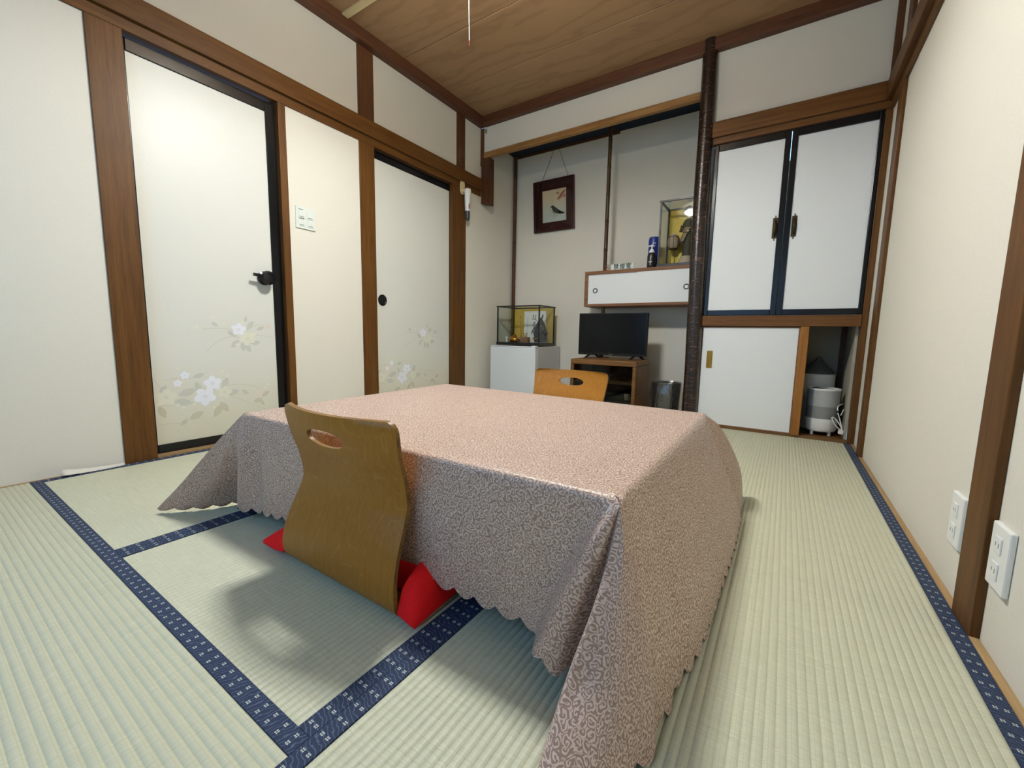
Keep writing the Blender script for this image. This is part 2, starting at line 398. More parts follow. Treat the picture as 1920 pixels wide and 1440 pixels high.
# ================================================================== ROOM SHELL
XR = 2.655; ZC = 2.37; ZN = 1.889; ZK = 1.795; ZB = 1.75; YB = 0.535
X1, X2, YM, YS, YK = 0.907, 1.772, -2.665, -1.785, -0.89
floor = struct(bx('floor', 'sill', (-0.05, XR, YF, 0.0, -0.10, -0.055)))
def tatami(x0, x1, y0, y1, along):
    """one mat: ribbed rush face, straw core, cloth edging down both long sides"""
    if along == 'Y': w, l, rot = x1-x0, y1-y0, 0
    else: w, l, rot = y1-y0, x1-x0, -PI/2
    g = 0.0007; w -= g; l -= g; bw = 0.0300
    mb = MB(); npr = int(round((w-2*bw)/0.0142)); p = (w-2*bw)/npr; xs = [(-w/2, -0.0004)]
    for i in range(npr):
        for t, h in ((0, -0.0020), (0.14, -0.0002), (0.5, 0.0006), (0.86, -0.0002)): xs.append((-w/2+bw+(i+t)*p, h))
    xs += [(w/2-bw, -0.0020), (w/2, -0.0004)]
    n = len(xs)
    mb.add([(x, -l/2, h) for x, h in xs]+[(x, l/2, h) for x, h in xs], [(i, i+1, n+i+1, n+i) for i in range(n-1)])
    mb.box(-w/2, w/2, -l/2, l/2, -0.054, -0.004)
    o = mb.build('tatami_mat', 'tatami', None, smooth=50, fix=False)
    o.location = ((x0+x1)/2, (y0+y1)/2, 0); o.rotation_euler = (0, 0, rot); o.parent = floor
    for sgn in (-1, 1):
        b = MB(); xa, xb = (-w/2, -w/2+bw) if sgn < 0 else (w/2-bw, w/2)
        zs = 0.0014; y0_, y1_ = -l/2, l/2
        b.add([(xa, y0_, -0.006), (xa, y0_, zs), (xb, y0_, zs), (xb, y0_, -0.002), (xa, y1_, -0.006), (xa, y1_, zs), (xb, y1_, zs), (xb, y1_, -0.002)],
              [(0, 4, 5, 1), (1, 5, 6, 2), (2, 6, 7, 3), (0, 1, 2, 3), (4, 7, 6, 5)])
        b.uv = [(0, 0), (0.0, 0), (bw, 0), (bw, 0), (0, l), (0.0, l), (bw, l), (bw, l)]
        q = b.build('border', 'border', None, fix=True); q.parent = o
    return o
tatami(0, X2, YF, YM, 'X'); tatami(0, X1, YM, YK, 'Y'); tatami(X1, X2, YM, YK, 'Y'); tatami(0, X2, YK, 0, 'X')
tatami(X2, 2.64, YS, 0, 'Y'); tatami(X2, 2.64, YF, YS, 'Y')
struct(bx('floor_alcove', 'sill_x', (-0.008, 1.80, 0.0, YB, -0.06, 0.0)))

WX = -0.008
wl = MB()
wl.box(WX-0.08, WX, YF, -2.427, -0.05, ZB); wl.box(WX-0.08, WX, -1.676, -1.222, -0.05, ZB)
wl.box(WX-0.08, WX, -0.195, YB, -0.05, ZB); wl.box(WX-0.08, WX, 0.0, YB, ZB, 2.30); wl.box(WX-0.08, WX, YF, 0.0, ZN-0.02, 2.31)
wall_left = struct(wl.build('wall_left', 'wall'))
# loose curl of wallpaper at the foot of the left wall
fl = MB(); cols = []
for i in range(13):
    t = i/12; y = -2.615+t*0.185; lift = 0.020*(1-t)**2.2
    cols.append([(0.001+0.006*(1-t), y, 0.001+lift*0.15), (0.006+0.022*(1-t), y-0.004*(1-t), 0.001+0.5*lift), (0.004+0.016*(1-t), y, 0.012+lift)])
fl.rings(cols, False, False)
fo = fl.build('wallpaper_flap', 'wall', wall_left, smooth=60, fix=False)
so = fo.modifiers.new('thickness', 'SOLIDIFY'); so.thickness = 0.001

wb = MB(); wb.box(0.03, 1.80, 0.003, 0.03, 2.095, 2.31); wb.box(1.74, XR, 0.004, 0.03, ZN-0.02, 2.31)
struct(wb.build('wall_back', 'wall'))
struct(bx('wall_alcove_back', 'wall', (-0.09, 1.84, YB, YB+0.04, -0.06, 2.31)))
struct(bx('wall_alcove_right', 'wall', (1.795, 1.82, 0.03, YB, -0.06, 2.31)))
struct(bx('ceiling_alcove', 'navy_board', (WX, 1.795, 0.03, YB, 2.248, 2.29)))
struct(bx('wall_right', 'wall', (XR, XR+0.06, YF, 0.5, -0.06, 2.40)))
wf = MB(); wf.box(-0.09, WIN[0], YF-0.08, YF, -0.06, 2.40); wf.box(WIN[1], XR+0.06, YF-0.08, YF, -0.06, 2.40)
wf.box(WIN[0], WIN[1], YF-0.08, YF, -0.06, WIN[2]); wf.box(WIN[0], WIN[1], YF-0.08, YF, WIN[3], 2.40)
struct(wf.build('wall_front', 'wood_x'))  # unseen wall; dark timber chosen to cut bounce light on cloth and chair
# window behind the camera: aluminium sliding sashes
w1 = sempty('window_1', (1.3, YF-0.05, WIN[2]))
fr = MB()
for a in ((WIN[0], WIN[0]+0.03, WIN[2], WIN[3]), (WIN[1]-0.03, WIN[1], WIN[2], WIN[3]), (WIN[0], WIN[1], WIN[2], WIN[2]+0.03), (WIN[0], WIN[1], WIN[3]-0.03, WIN[3])):
    fr.box(a[0], a[1], YF-0.075, YF-0.015, a[2], a[3])
fr.build('window_frame', 'frame_alu', w1)
xm = (WIN[0]+WIN[1])/2
for i, (xa, xb, yy) in enumerate(((WIN[0]+0.03, xm+0.02, YF-0.035), (xm-0.02, WIN[1]-0.03, YF-0.058))):
    sb = MB(); za, zb = WIN[2]+0.03, WIN[3]-0.03
    for a in ((xa, xa+0.035, za, zb), (xb-0.035, xb, za, zb), (xa, xb, za, za+0.04), (xa, xb, zb-0.04, zb)): sb.box(a[0], a[1], yy-0.01, yy+0.01, a[2], a[3])
    sa = sb.build('window_sash', 'frame_alu', w1)
    bx('window_pane', 'glass', (xa+0.035, xb-0.035, yy-0.0015, yy+0.0015, za+0.04, zb-0.04), sa)

ceil = struct(bx('ceiling', 'wood_dark_x', (-0.09, XR+0.06, YF-0.08, 0.06, ZC+0.012, ZC+0.05)))
yy = 0.0
while yy > YF:
    y0 = max(yy-0.445, YF); bx('ceiling_board', 'ceiling', (0.0, XR, y0+0.0028, yy-0.0028, ZC, ZC+0.0118), ceil, 0.003); yy -= 0.445
bx('ceiling_batten', 'pale_batten', (0.046, XR-0.046, -1.352, -1.312, ZC-0.012, ZC), ceil, 0.002)

# cornices
trim('wood_dark_y', (WX, 0.046, YF, 0.0, 2.298, ZC)); trim('wood_dark_x', (0.046, XR-0.046, -0.044, 0.004, 2.298, ZC))
trim('wood_dark_y', (XR-0.046, XR, YF, 0.004, 2.298, ZC)); trim('wood_dark_x', (0.046, XR-0.046, YF, YF+0.046, 2.298, ZC))
# left wall timbers
trim('wood_z', (-0.09, 0.0, -2.427, -2.318, -0.05, ZB))
trim('wood_z', (-0.09, 0.0, -1.715, -1.676, -0.05, ZB))
trim('wood_z', (-0.09, 0.0, -1.222, -1.110, -0.05, ZB))
trim('wood_z', (-0.09, 0.0, -0.360, -0.287, -0.05, ZB)); trim('wood_z', (-0.09, -0.003, -0.286, -0.195, -0.05, ZB))
trim('wood_y', (-0.09, 0.001, YF, -0.002, ZB, ZK-0.002)); trim('wood_y', (-0.05, 0.018, YF, -0.002, ZK, ZN))
trim('wood_dark_z', (-0.03, 0.0, -1.222, -1.106, ZN, 2.298)); trim('wood_dark_z', (-0.03, 0.0, -0.310, -0.211, ZN, 2.298))
trim('sill', (-0.09, 0.0, -2.318, -1.715, -0.05, 0.012)); trim('sill', (-0.09, 0.0, -1.110, -0.360, -0.05, 0.012))
st = MB(); st.box(WX, 0.030, -0.002, 0.03, 2.0, 2.298)
st.prism([(0.002, 0.0, 1.692), (0.082, 0.0, 1.676), (0.082, 0.0, 2.058), (0.002, 0.0, 2.058)], (0, 0.075, 0))
_tn[0] += 1; struct(st.build('trim_%d' % _tn[0], 'wood_dark_z', None, 0.002))
# alcove lintel, picture rail
trim('lintel', (0.030, 1.745, -0.006, 0.032, 2.057, 2.100)); trim('wood_dark_x', (0.03, 1.022, YB-0.014, YB, 2.228, 2.248))
# closet timbers
trim('wood_x', (1.812, XR-0.01, -0.032, 0.004, ZK+0.004, ZN)); trim('wood_x', (1.818, 2.65, -0.018, 0.03, 1.762, ZK+0.002))
trim('wood_x', (1.818, 2.625, -0.016, 0.05, 0.656, 0.720)); trim('wood_z', (2.626, 2.654, -0.010, 0.05, -0.05, 1.762))
trim('wood_dark_z', (2.626, XR, -0.020, 0.004, ZN, 2.298)); trim('orange_wood_z', (2.357, 2.399, -0.012, 0.035, 0.014, 0.656))
trim('sill_x', (1.82, 2.626, -0.001, 0.05, -0.05, 0.014))
# right wall timbers
trim('wood_z', (2.640, XR, -0.325, -0.225, -0.05, ZB)); trim('wood_z', (2.640, XR, -1.823, -1.720, -0.05, ZB))
trim('wood_dark_z', (2.640, XR, -0.325, -0.225, ZN, 2.298)); trim('wood_dark_z', (2.640, XR, -1.823, -1.720, ZN, 2.298))
trim('wood_y', (2.641, XR, YF, -0.033, ZB, ZK)); trim('wood_y', (2.617, XR, YF, -0.033, ZK, ZN))
trim('sill', (2.640, XR, YF, -0.011, -0.05, 0.004)); trim('sill', (WX, 0.0005, YF, -2.427, -0.05, 0.003))

# ---- doors in the left wall
def flower_print(parent, X, items):
    """flat printed blossoms, leaves and stems on a door face, a hair proud of the paper"""
    mb = MB(); keys = ['petal_white', 'petal_cream', 'petal_pink', 'leaf_print', 'leaf_tan', 'stem_print', 'ink']; lift = [0]
    def ell(cy, cz, a, b, ang, k, n=10, point=False):
        mb.k = k; lift[0] += 1; pts = []
        for i in range(n):
            t = 2*PI*i/n; u, w = a*math.cos(t), b*math.sin(t)
            if point: w *= (1-abs(math.cos(t))**3)
            pts.append((X+0.0002+0.0000035*lift[0], cy+u*math.cos(ang)-w*math.sin(ang), cz+u*math.sin(ang)+w*math.cos(ang)))
        mb.poly(pts)
    for it in items:
        kind, y, z, r = it[:4]; k = it[4] if len(it) > 4 else 0
        if kind == 'flower':
            a0 = random.random()
            for i in range(5):
                a = a0+2*PI*i/5; ell(y+0.55*r*math.cos(a), z+0.48*r*math.sin(a), 0.56*r, 0.42*r, a, k)
            for i in range(6):
                a = 2*PI*i/6; ell(y+0.16*r*math.cos(a), z+0.14*r*math.sin(a), 0.06*r, 0.06*r, 0, 3, 6)
        elif kind == 'leaf': ell(y, z, r, r*0.45, it[5], k, 14, True)
        elif kind == 'dot':
            for i in range(4): ell(y+0.5*r*math.cos(i*PI/2), z+0.5*r*math.sin(i*PI/2), 0.5*r, 0.45*r, 0, k, 8)
        elif kind == 'stem':
            mb.k = 5; lift[0] += 1; xx = X+0.0002+0.0000035*lift[0]
            (ya, za), (yb, zb), (yc, zc) = it[5]; P = []
            for i in range(13):
                t = i/12; P.append(((1-t)**2*ya+2*t*(1-t)*yb+t*t*yc, (1-t)**2*za+2*t*(1-t)*zb+t*t*zc))
            wv = 0.0011
            for i in range(12):
                (a, b), (c, d) = P[i], P[i+1]; L = math.hypot(c-a, d-b) or 1; ny, nz = -(d-b)/L*wv, (c-a)/L*wv
                mb.poly([(xx, a-ny, b-nz), (xx, c-ny, d-nz), (xx, c+ny, d+nz), (xx, a+ny, b+nz)])
    return mb.build('flower_print', keys, parent, fix=False)
def spray(y0, s, hi=True):
    """the blossom spray seen on both doors; y0 = left edge of the paper, s = mirror-free shift"""
    L = []
    f = lambda *a: L.append(a)
    Y = lambda y: y0+(y+2.305)*s
    # lower spray
    for (ya, za), (yb, zb), (yc, zc) in (((-2.09, 0.27), (-1.98, 0.33), (-1.86, 0.27)), ((-2.10, 0.25), (-2.2, 0.21), (-2.29, 0.23)), ((-2.01, 0.25), (-1.9, 0.19), (-1.80, 0.13)),
                                         ((-2.15, 0.34), (-2.2, 0.36), (-2.27, 0.34)), ((-2.24, 0.27), (-2.28, 0.30), (-2.30, 0.35)), ((-2.2, 0.13), (-2.26, 0.15), (-2.30, 0.14))):
        f('stem', 0, 0, 0, 5, ((Y(ya), za), (Y(yb), zb), (Y(yc), zc)))
    for y, z, r, k, a in ((-2.18, 0.28, 0.040, 3, 0.3), (-2.20, 0.235, 0.038, 3, -0.2), (-2.135, 0.30, 0.03, 3, 1.9), (-2.02, 0.31, 0.032, 3, 1.2), (-1.99, 0.26, 0.034, 3, 0.2), (-2.03, 0.19, 0.034, 4, -1.0),
                          (-2.06, 0.175, 0.036, 4, -2.1), (-2.15, 0.165, 0.036, 4, 0.5), (-2.28, 0.20, 0.032, 4, -1.2), (-2.27, 0.30, 0.026, 3, 1.0), (-1.93, 0.255, 0.022, 3, -0.8), (-1.87, 0.205, 0.026, 4, 0.3),
                          (-1.83, 0.235, 0.026, 4, 0.6), (-2.13, 0.355, 0.026, 3, 0.3), (-2.20, 0.14, 0.022, 4, 0.7), (-1.85, 0.19, 0.02, 4, -1.0)):
        f('leaf', Y(y), z, r, k, a)
    f('flower', Y(-2.26), 0.265, 0.038, 1); f('flower', Y(-2.215), 0.325, 0.026, 2); f('flower', Y(-2.185), 0.36, 0.018, 0); f('flower', Y(-2.215), 0.325, 0.017, 0)
    f('flower', Y(-2.025), 0.265, 0.030, 1); f('flower', Y(-2.075), 0.313, 0.037, 0); f('flower', Y(-2.11), 0.252, 0.044, 0); f('flower', Y(-1.86), 0.245, 0.015, 2)
    for y, z in ((-2.21, 0.395), (-2.03, 0.37), (-2.01, 0.345), (-1.83, 0.27), (-1.815, 0.285), (-2.22, 0.225), (-2.155, 0.22), (-2.075, 0.195), (-2.29, 0.235), (-2.20, 0.21)): f('dot', Y(y), z, 0.008, 1)
    # upper spray
    for (ya, za), (yb, zb), (yc, zc) in (((-1.94, 0.535), (-2.02, 0.56), (-2.09, 0.47)), ((-1.92, 0.54), (-1.85, 0.56), (-1.775, 0.535)), ((-1.91, 0.57), (-1.85, 0.62), (-1.80, 0.60)), ((-1.95, 0.57), (-2.03, 0.59), (-2.10, 0.575))):
        f('stem', 0, 0, 0, 5, ((Y(ya), za), (Y(yb), zb), (Y(yc), zc)))
    for y, z, r, k, a in ((-1.975, 0.555, 0.026, 3, -0.5), (-1.89, 0.60, 0.028, 3, 0.9), (-1.965, 0.505, 0.028, 3, 0.8), (-1.93, 0.49, 0.026, 3, 1.7), (-1.905, 0.485, 0.028, 3, -1.2), (-1.87, 0.51, 0.028, 3, 0.1), (-1.84, 0.585, 0.022, 3, 0.4), (-2.05, 0.60, 0.018, 3, -0.7), (-1.91, 0.63, 0.018, 3, 1.3)):
        f('leaf', Y(y), z, r, k, a)
    f('flower', Y(-1.905), 0.533, 0.036, 1); f('flower', Y(-1.945), 0.578, 0.032, 0); f('flower', Y(-1.80), 0.60, 0.014, 2)
    for y, z in ((-2.055, 0.635), (-2.01, 0.605), (-2.125, 0.585), (-1.925, 0.615), (-1.87, 0.555), (-1.955, 0.50)): f('dot', Y(y), z, 0.010, 1)
    return L
d1 = sempty('door_1', (-0.05, -2.016, 0.012)); XD = -0.034
bx('door_panel', 'fusuma', (-0.060, XD-0.003, -2.307, -1.763, 0.050, 1.692), d1)
fr = MB(); fr.box(-0.066, XD+0.002, -2.317, -2.305, 0.012, 1.742); fr.box(-0.066, XD+0.002, -1.765, -1.717, 0.012, 1.742)
fr.box(-0.066, XD+0.002, -2.305, -1.765, 1.690, 1.742); fr.box(-0.066, XD+0.002, -2.305, -1.765, 0.012, 0.052)
fr.build('door_frame', 'black', d1, 0.003)
flower_print(d1, XD-0.003, spray(-2.305, 1.0))
hd = MB(); c = (XD, -1.808, 0.848)
hd.rings([[(c[0]+dx, c[1]+r*math.cos(2*PI*j/24), c[2]+r*math.sin(2*PI*j/24)) for j in range(24)] for dx, r in ((0, 0.036), (0.006, 0.036), (0.010, 0.026), (0.022, 0.022), (0.028, 0.031), (0.044, 0.036), (0.056, 0.030), (0.060, 0.012))])
hd.tube([(c[0]+0.040, c[1]-0.02, c[2]+0.004), (c[0]+0.042, c[1]-0.045, c[2]+0.008), (c[0]+0.040, c[1]-0.072, c[2]+0.010)], [0.0085, 0.0085, 0.008], 10)
hd.build('door_lever', 'black', d1, smooth=40)
d2 = sempty('door_2', (-0.05, -0.735, 0.012))
bx('door_panel', 'fusuma', (-0.058, XD-0.003, -1.110, -0.360, 0.040, 1.700), d2)
fr = MB(); fr.box(-0.062, XD, -1.112, -0.358, 1.698, 1.748); fr.box(-0.062, XD, -1.112, -0.358, 0.012, 0.045); fr.box(-0.062, XD, -1.120, -1.106, 0.012, 1.748); fr.box(-0.062, XD, -0.364, -0.350, 0.012, 1.748)
fr.build('door_frame', 'black', d2, 0.002)
flower_print(d2, XD-0.003, spray(-1.12, 1.28))
pu = MB(); pu.rings([[(XD-0.003+dx, -1.038+r*math.cos(2*PI*j/24), 0.795+r*1.05*math.sin(2*PI*j/24)) for j in range(24)] for dx, r in ((0, 0.036), (0.004, 0.036), (0.005, 0.030), (0.001, 0.026), (0.0005, 0.01))])
pu.build('finger_pull', 'black', d2, smooth=40)

# ================================================================== ALCOVE AND CLOSET
lg = MB(); rings = []
for i in range(41):
    t = i/40; z = -0.0+t*2.372; cx = 1.787-0.022*t+0.003*math.sin(t*9); cy = -0.014+0.003*math.sin(t*7+1); r = 0.0475-0.0035*t+0.0008*math.sin(t*31)
    n = 28; rings.append([(cx+r*(1+0.02*math.sin(3*a+t*4))*math.cos(a), cy+r*math.sin(a), z) for a in [2*PI*j/n for j in range(n)]])
lg.rings(rings)
post = lg.build('alcove_post', 'log', smooth=60); tag(post, 'dark lacquered bark log post between the alcove and the white closet', 'post')
def bamboo(x, y, z0, z1, r, lab, m='bamboo'):
    mb = MB(); pr = []; z = z0
    while z < z1-0.02:
        zn = min(z+0.19+0.03*random.random(), z1)
        pr += [(r, z), (r*0.97, z+0.02), (r*0.97, zn-0.012), (r*1.14, zn-0.003)]; z = zn
    mb.lathe((x, y, 0), pr, 14); o = mb.build('bamboo_post', m, smooth=50); return tag(o, lab, 'post')
bamboo(0.016, YB-0.022, 0.0, 2.248, 0.017, 'thin brown bamboo corner post behind the small refrigerator', 'wood_dark_z')
bamboo(1.034, 0.2905, 0.0, 2.248, 0.0155, 'slender dark bamboo post running down past the hanging cabinet and behind the television')

# hanging cabinet
hc = thing('hanging_cabinet', 'wall-hung alcove cabinet with walnut edges and two white sliding doors', 'cabinet', (1.35, 0.39, 0.816))
xa, xb, ya, za, zb = 0.880, 1.793, 0.255, 0.816, 1.095
b = MB(); b.box(xa, xb, ya, YB, zb-0.026, zb); b.box(xa, xb, ya, YB, za, za+0.020); b.box(xa, xa+0.028, ya, YB, za+0.02, zb-0.026); b.box(xb-0.02, xb, ya, YB, za+0.02, zb-0.026); b.box(xa+0.028, xb-0.02, YB-0.01, YB, za+0.02, zb-0.026)
b.build('carcass', 'cab_wood_x', hc, 0.0015)
for x0, x1, y0, px in ((xa+0.028, 1.313, 0.2665, 0.970), (1.303, xb-0.02, 0.2585, 1.664)):
    d = bx('sliding_door', 'white_panel', (x0, x1, y0, y0+0.006, za+0.020, zb-0.026), hc)
    rg = MB(); rg.torus((px, y0-0.001, 0.942), 0.0165, 0.0045, 'Y', 28, 8); rg.build('pull_ring', 'dark_grey', d, smooth=60)
    dk = MB(); dk.cyl((px, y0-0.0015, 0.942), (px, y0+0.001, 0.942), 0.014, None, 24); dk.build('pull_dish', 'white_plastic', d)

# upper closet
uc = thing('closet_cabinet', 'tall built-in closet with two white doors in black lacquer frames', 'closet', (2.225, 0.25, 0.722))
b = MB(); b.box(1.822, 2.625, 0.03, 0.5, 0.722, 0.74); b.box(1.822, 2.625, 0.48, 0.5, 0.74, 1.76); b.box(1.822, 1.83, 0.03, 0.48, 0.74, 1.76); b.box(2.617, 2.625, 0.03, 0.48, 0.74, 1.76)
b.build('carcass', 'closet_inside', uc)
for x0, x1, px in ((1.832, 2.226, 2.184), (2.229, 2.623, 2.277)):
    l, r = (0.022, 0.030) if x0 < 2 else (0.030, 0.018)
    d = bx('closet_door', 'white_panel', (x0+l-0.004, x1-r+0.004, 0.000, 0.022, 0.750, 1.722), uc)
    f = MB(); z0, z1 = 0.722, 1.758
    f.box(x0, x0+l, -0.008, 0.024, z0, z1); f.box(x1-r, x1, -0.008, 0.024, z0, z1); f.box(x0+l, x1-r, -0.008, 0.024, z0, 0.755); f.box(x0+l, x1-r, -0.008, 0.024, 1.719, z1)
    f.build('door_frame', 'black', d, 0.003)
    h = MB(); hz = 1.226; hw, hh = 0.013, 0.057
    h.prism([(px-hw, -0.002, hz-hh), (px-hw*0.2, -0.002, hz-hh-0.003), (px-0.003, -0.002, hz-hh-0.014), (px+0.003, -0.002, hz-hh-0.014), (px+hw*0.2, -0.002, hz-hh-0.003), (px+hw, -0.002, hz-hh),
             (px+hw, -0.002, hz+hh), (px+hw*0.2, -0.002, hz+hh+0.003), (px+0.003, -0.002, hz+hh+0.014), (px-0.003, -0.002, hz+hh+0.014), (px-hw*0.2, -0.002, hz+hh+0.003), (px-hw, -0.002, hz+hh)], (0, 0.002, 0))
    h.tube([(px, -0.003, hz+0.045), (px, -0.016, hz+0.030), (px, -0.018, hz), (px, -0.016, hz-0.030), (px, -0.003, hz-0.045)], [0.004, 0.006, 0.008, 0.006, 0.004], 10)
    h.build('door_handle', 'iron', d, smooth=40)
# lower closet
lc = thing('low_closet', 'low built-in closet under the black-framed doors with one white sliding door and an open bay', 'closet', (2.225, 0.25, 0.014))
b = MB(); b.box(1.822, 2.625, 0.05, 0.5, -0.005, 0.010); b.box(1.822, 2.625, 0.46, 0.48, 0.010, 0.70); b.box(1.822, 1.83, 0.05, 0.46, 0.010, 0.70); b.box(2.612, 2.625, 0.05, 0.46, 0.010, 0.70); b.box(1.822, 2.625, 0.05, 0.46, 0.68, 0.70)
b.build('carcass', 'closet_inside', lc)
bx('corner_stud', 'wood_dark_z', (2.585, 2.612, 0.425, 0.46, 0.010, 0.68), lc); bx('floor_board', 'wood_x', (1.83, 2.612, 0.05, 0.46, 0.0102, 0.013), lc)
d = bx('sliding_door', 'white_panel', (1.838, 2.350, 0.004, 0.022, 0.022, 0.646), lc)
f = MB(); f.box(1.833, 1.838, 0.000, 0.024, 0.016, 0.652); f.box(2.350, 2.357, 0.000, 0.024, 0.016, 0.652); f.box(1.838, 2.350, 0.000, 0.024, 0.016, 0.022); f.box(1.838, 2.350, 0.000, 0.024, 0.646, 0.652)
f.build('door_edge', 'cab_wood_x', d)
h = MB(); hx0, hx1, hz0, hz1 = 1.868, 1.902, 0.385, 0.497
h.box(hx0, hx1, 0.001, 0.004, hz0, hz0+0.010); h.box(hx0, hx1, 0.001, 0.004, hz1-0.018, hz1); h.box(hx0, hx0+0.010, 0.001, 0.004, hz0+0.01, hz1-0.018); h.box(hx1-0.009, hx1, 0.001, 0.004, hz0+0.01, hz1-0.018)
h.box(hx0+0.010, hx1-0.009, 0.0032, 0.004, hz0+0.01, hz1-0.018)
h.build('recessed_pull', 'brass', d, 0.0006)

# ================================================================== ALCOVE CONTENTS
# refrigerator
fg = thing('mini_fridge', 'small white refrigerator standing at the left of the alcove under a glass case', 'refrigerator', (0.31, 0.28, 0.0))
bx('fridge_body', 'fridge_side', (0.082, 0.545, 0.103, 0.515, 0.018, 0.478), fg, 0.005)
bx('fridge_door', 'fridge', (0.080, 0.547, 0.055, 0.098, 0.030, 0.470), fg, 0.008)
bx('top_rim', 'fridge', (0.080, 0.547, 0.058, 0.104, 0.471, 0.480), fg, 0.003)
bx('hinge_cover', 'white_plastic', (0.505, 0.545, 0.060, 0.100, 0.480, 0.486), fg, 0.002)
for x in (0.11, 0.50):
    for y in (0.13, 0.48): MB().cyl((x, y, 0.0), (x, y, 0.02), 0.014).build('foot', 'black_matte', fg)
bx('rear_coil', 'black_matte', (0.10, 0.53, 0.515, 0.522, 0.08, 0.44), fg)

def glass_case(name, label, x0, x1, y0, y1, z0, z1, bh, fr, parent_back='gold_back', panes='LFRT'):
    t = thing(name, label, 'display case', ((x0+x1)/2, (y0+y1)/2, z0))
    bx('case_base', 'black_frame', (x0-0.004, x1+0.004, y0-0.004, y1+0.004, z0, z0+bh), t, 0.002)
    for x in (x0, x1-fr):
        for y in (y0, y1-fr): bx('corner_post', 'black_frame', (x, x+fr, y, y+fr, z0+bh, z1), t)
    f = MB(); zt = z1
    f.box(x0-0.004, x1+0.004, y0-0.004, y0+fr, zt, zt+fr); f.box(x0-0.004, x1+0.004, y1-fr, y1+0.004, zt, zt+fr); f.box(x0-0.004, x0+fr, y0+fr, y1-fr, zt, zt+fr); f.box(x1-fr, x1+0.004, y0+fr, y1-fr, zt, zt+fr)
    f.build('top_frame', 'black_frame', t)
    bx('backing_board', parent_back, (x0+fr, x1-fr, y1-0.005, y1-0.002, z0+bh, z1), t)
    g = fr*0.5
    bx('glass_pane', 'glass', (x0+fr, x1-fr, y0+g-0.001, y0+g+0.001, z0+bh, z1), t)
    bx('glass_pane', 'glass', (x0+g-0.001, x0+g+0.001, y0+fr, y1-fr, z0+bh, z1), t)
    bx('glass_pane', 'glass', (x1-g-0.001, x1-g+0.001, y0+fr, y1-fr, z0+bh, z1), t)
    bx('glass_pane', 'glass', (x0+fr, x1-fr, y0+fr, y1-fr, zt+g-0.001, zt+g+0.001), t)
    return t
glass_case('display_case', 'wide black-framed glass case with a warrior helmet ornament standing on the refrigerator', 0.100, 0.538, 0.125, 0.405, 0.4865, 0.820, 0.022, 0.010)
ZF = 0.5085
card = thing('calligraphy_card', 'white card with brushed black characters at the back of the helmet case', 'card', (0.34, 0.385, ZF))
bx('card_board', 'paper', (0.232, 0.462, 0.380, 0.384, ZF, 0.795), card)
ink = MB()
def stroke(pts, w, y=0.3795):
    for (a, b), (c, d) in zip(pts[:-1], pts[1:]):
        L = math.hypot(c-a, d-b) or 1; nx, nz = -(d-b)/L*w, (c-a)/L*w
        ink.prism([(a-nx, y, b-nz), (c-nx, y, d-nz), (c+nx, y, d+nz), (a+nx, y, b+nz)], (0, 0.0005, 0))
CH = [[([(-0.018, 0.012), (-0.004, 0.016)], 0.002), ([(-0.011, 0.026), (-0.012, -0.02)], 0.0022), ([(-0.012, 0.0), (-0.021, -0.014)], 0.0016), ([(0.002, 0.018), (0.014, 0.016), (0.006, 0.002)], 0.002), ([(0.002, 0.0), (0.006, -0.014), (0.020, -0.022)], 0.0024), ([(0.010, 0.006), (0.000, -0.018)], 0.0018)],
      [([(-0.016, 0.018), (0.016, 0.020)], 0.0018), ([(0.0, 0.026), (-0.002, -0.004)], 0.002), ([(-0.014, 0.006), (0.014, 0.007)], 0.0016), ([(-0.016, -0.006), (0.012, -0.005), (0.010, -0.024)], 0.0022), ([(-0.012, -0.006), (-0.014, -0.022)], 0.002), ([(-0.010, -0.016), (0.008, -0.015)], 0.0014)],
      [([(-0.012, 0.020), (-0.020, 0.002)], 0.0018), ([(-0.006, 0.014), (0.018, 0.016)], 0.0016), ([(0.006, 0.024), (0.002, 0.0), (-0.010, -0.020)], 0.0022), ([(0.002, 0.0), (0.012, -0.014), (0.022, -0.020)], 0.0024), ([(-0.016, -0.002), (-0.015, -0.020)], 0.0018)]]
for (cz, sc), chs in zip(((0.735, 1.15), (0.675, 0.95), (0.620, 0.85)), CH):   # a column of large brushed characters
    X = 0.342
    for p, w in chs: stroke([(X+a*sc, cz+b*sc) for a, b in p], w)
for i in range(9):
    z = 0.735-0.019*i; stroke([(0.266, z), (0.271, z-0.002)], 0.0012); stroke([(0.2685, z+0.004), (0.268, z-0.010)], 0.001)
ink.build('brush_writing', 'ink', card)['kind'] = 'stuff'
hm = thing('warrior_helmet', 'dark blue ornamental warrior helmet with gold studs inside the glass case', 'helmet', (0.478, 0.255, ZF))
m_ = MB(); hx, hy = 0.478, 0.255
m_.lathe((hx, hy, 0), [(0.052, 0.515), (0.058, 0.545), (0.056, 0.565), (0.066, 0.600), (0.060, 0.605), (0.050, 0.635), (0.038, 0.672), (0.020, 0.705), (0.008, 0.722), (0.004, 0.730)], 20)
m_.build('helmet_bowl', 'navy_armour', hm, smooth=50)
for s_ in (-1, 1): MB().prism([(hx+s_*0.030, hy-0.045, 0.640), (hx+s_*0.072, hy-0.035, 0.585), (hx+s_*0.080, hy-0.025, 0.598), (hx+s_*0.042, hy-0.038, 0.655)], (0, 0.004, 0)).build('neck_guard', 'navy_armour', hm)
m_ = MB()
m_.prism([(hx+0.012, hy-0.02, 0.715), (hx+0.030, hy-0.02, 0.760), (hx+0.036, hy-0.02, 0.745), (hx+0.022, hy-0.02, 0.700)], (0, 0.004, 0))
m_.build('crest', 'navy_armour', hm)
m_ = MB()
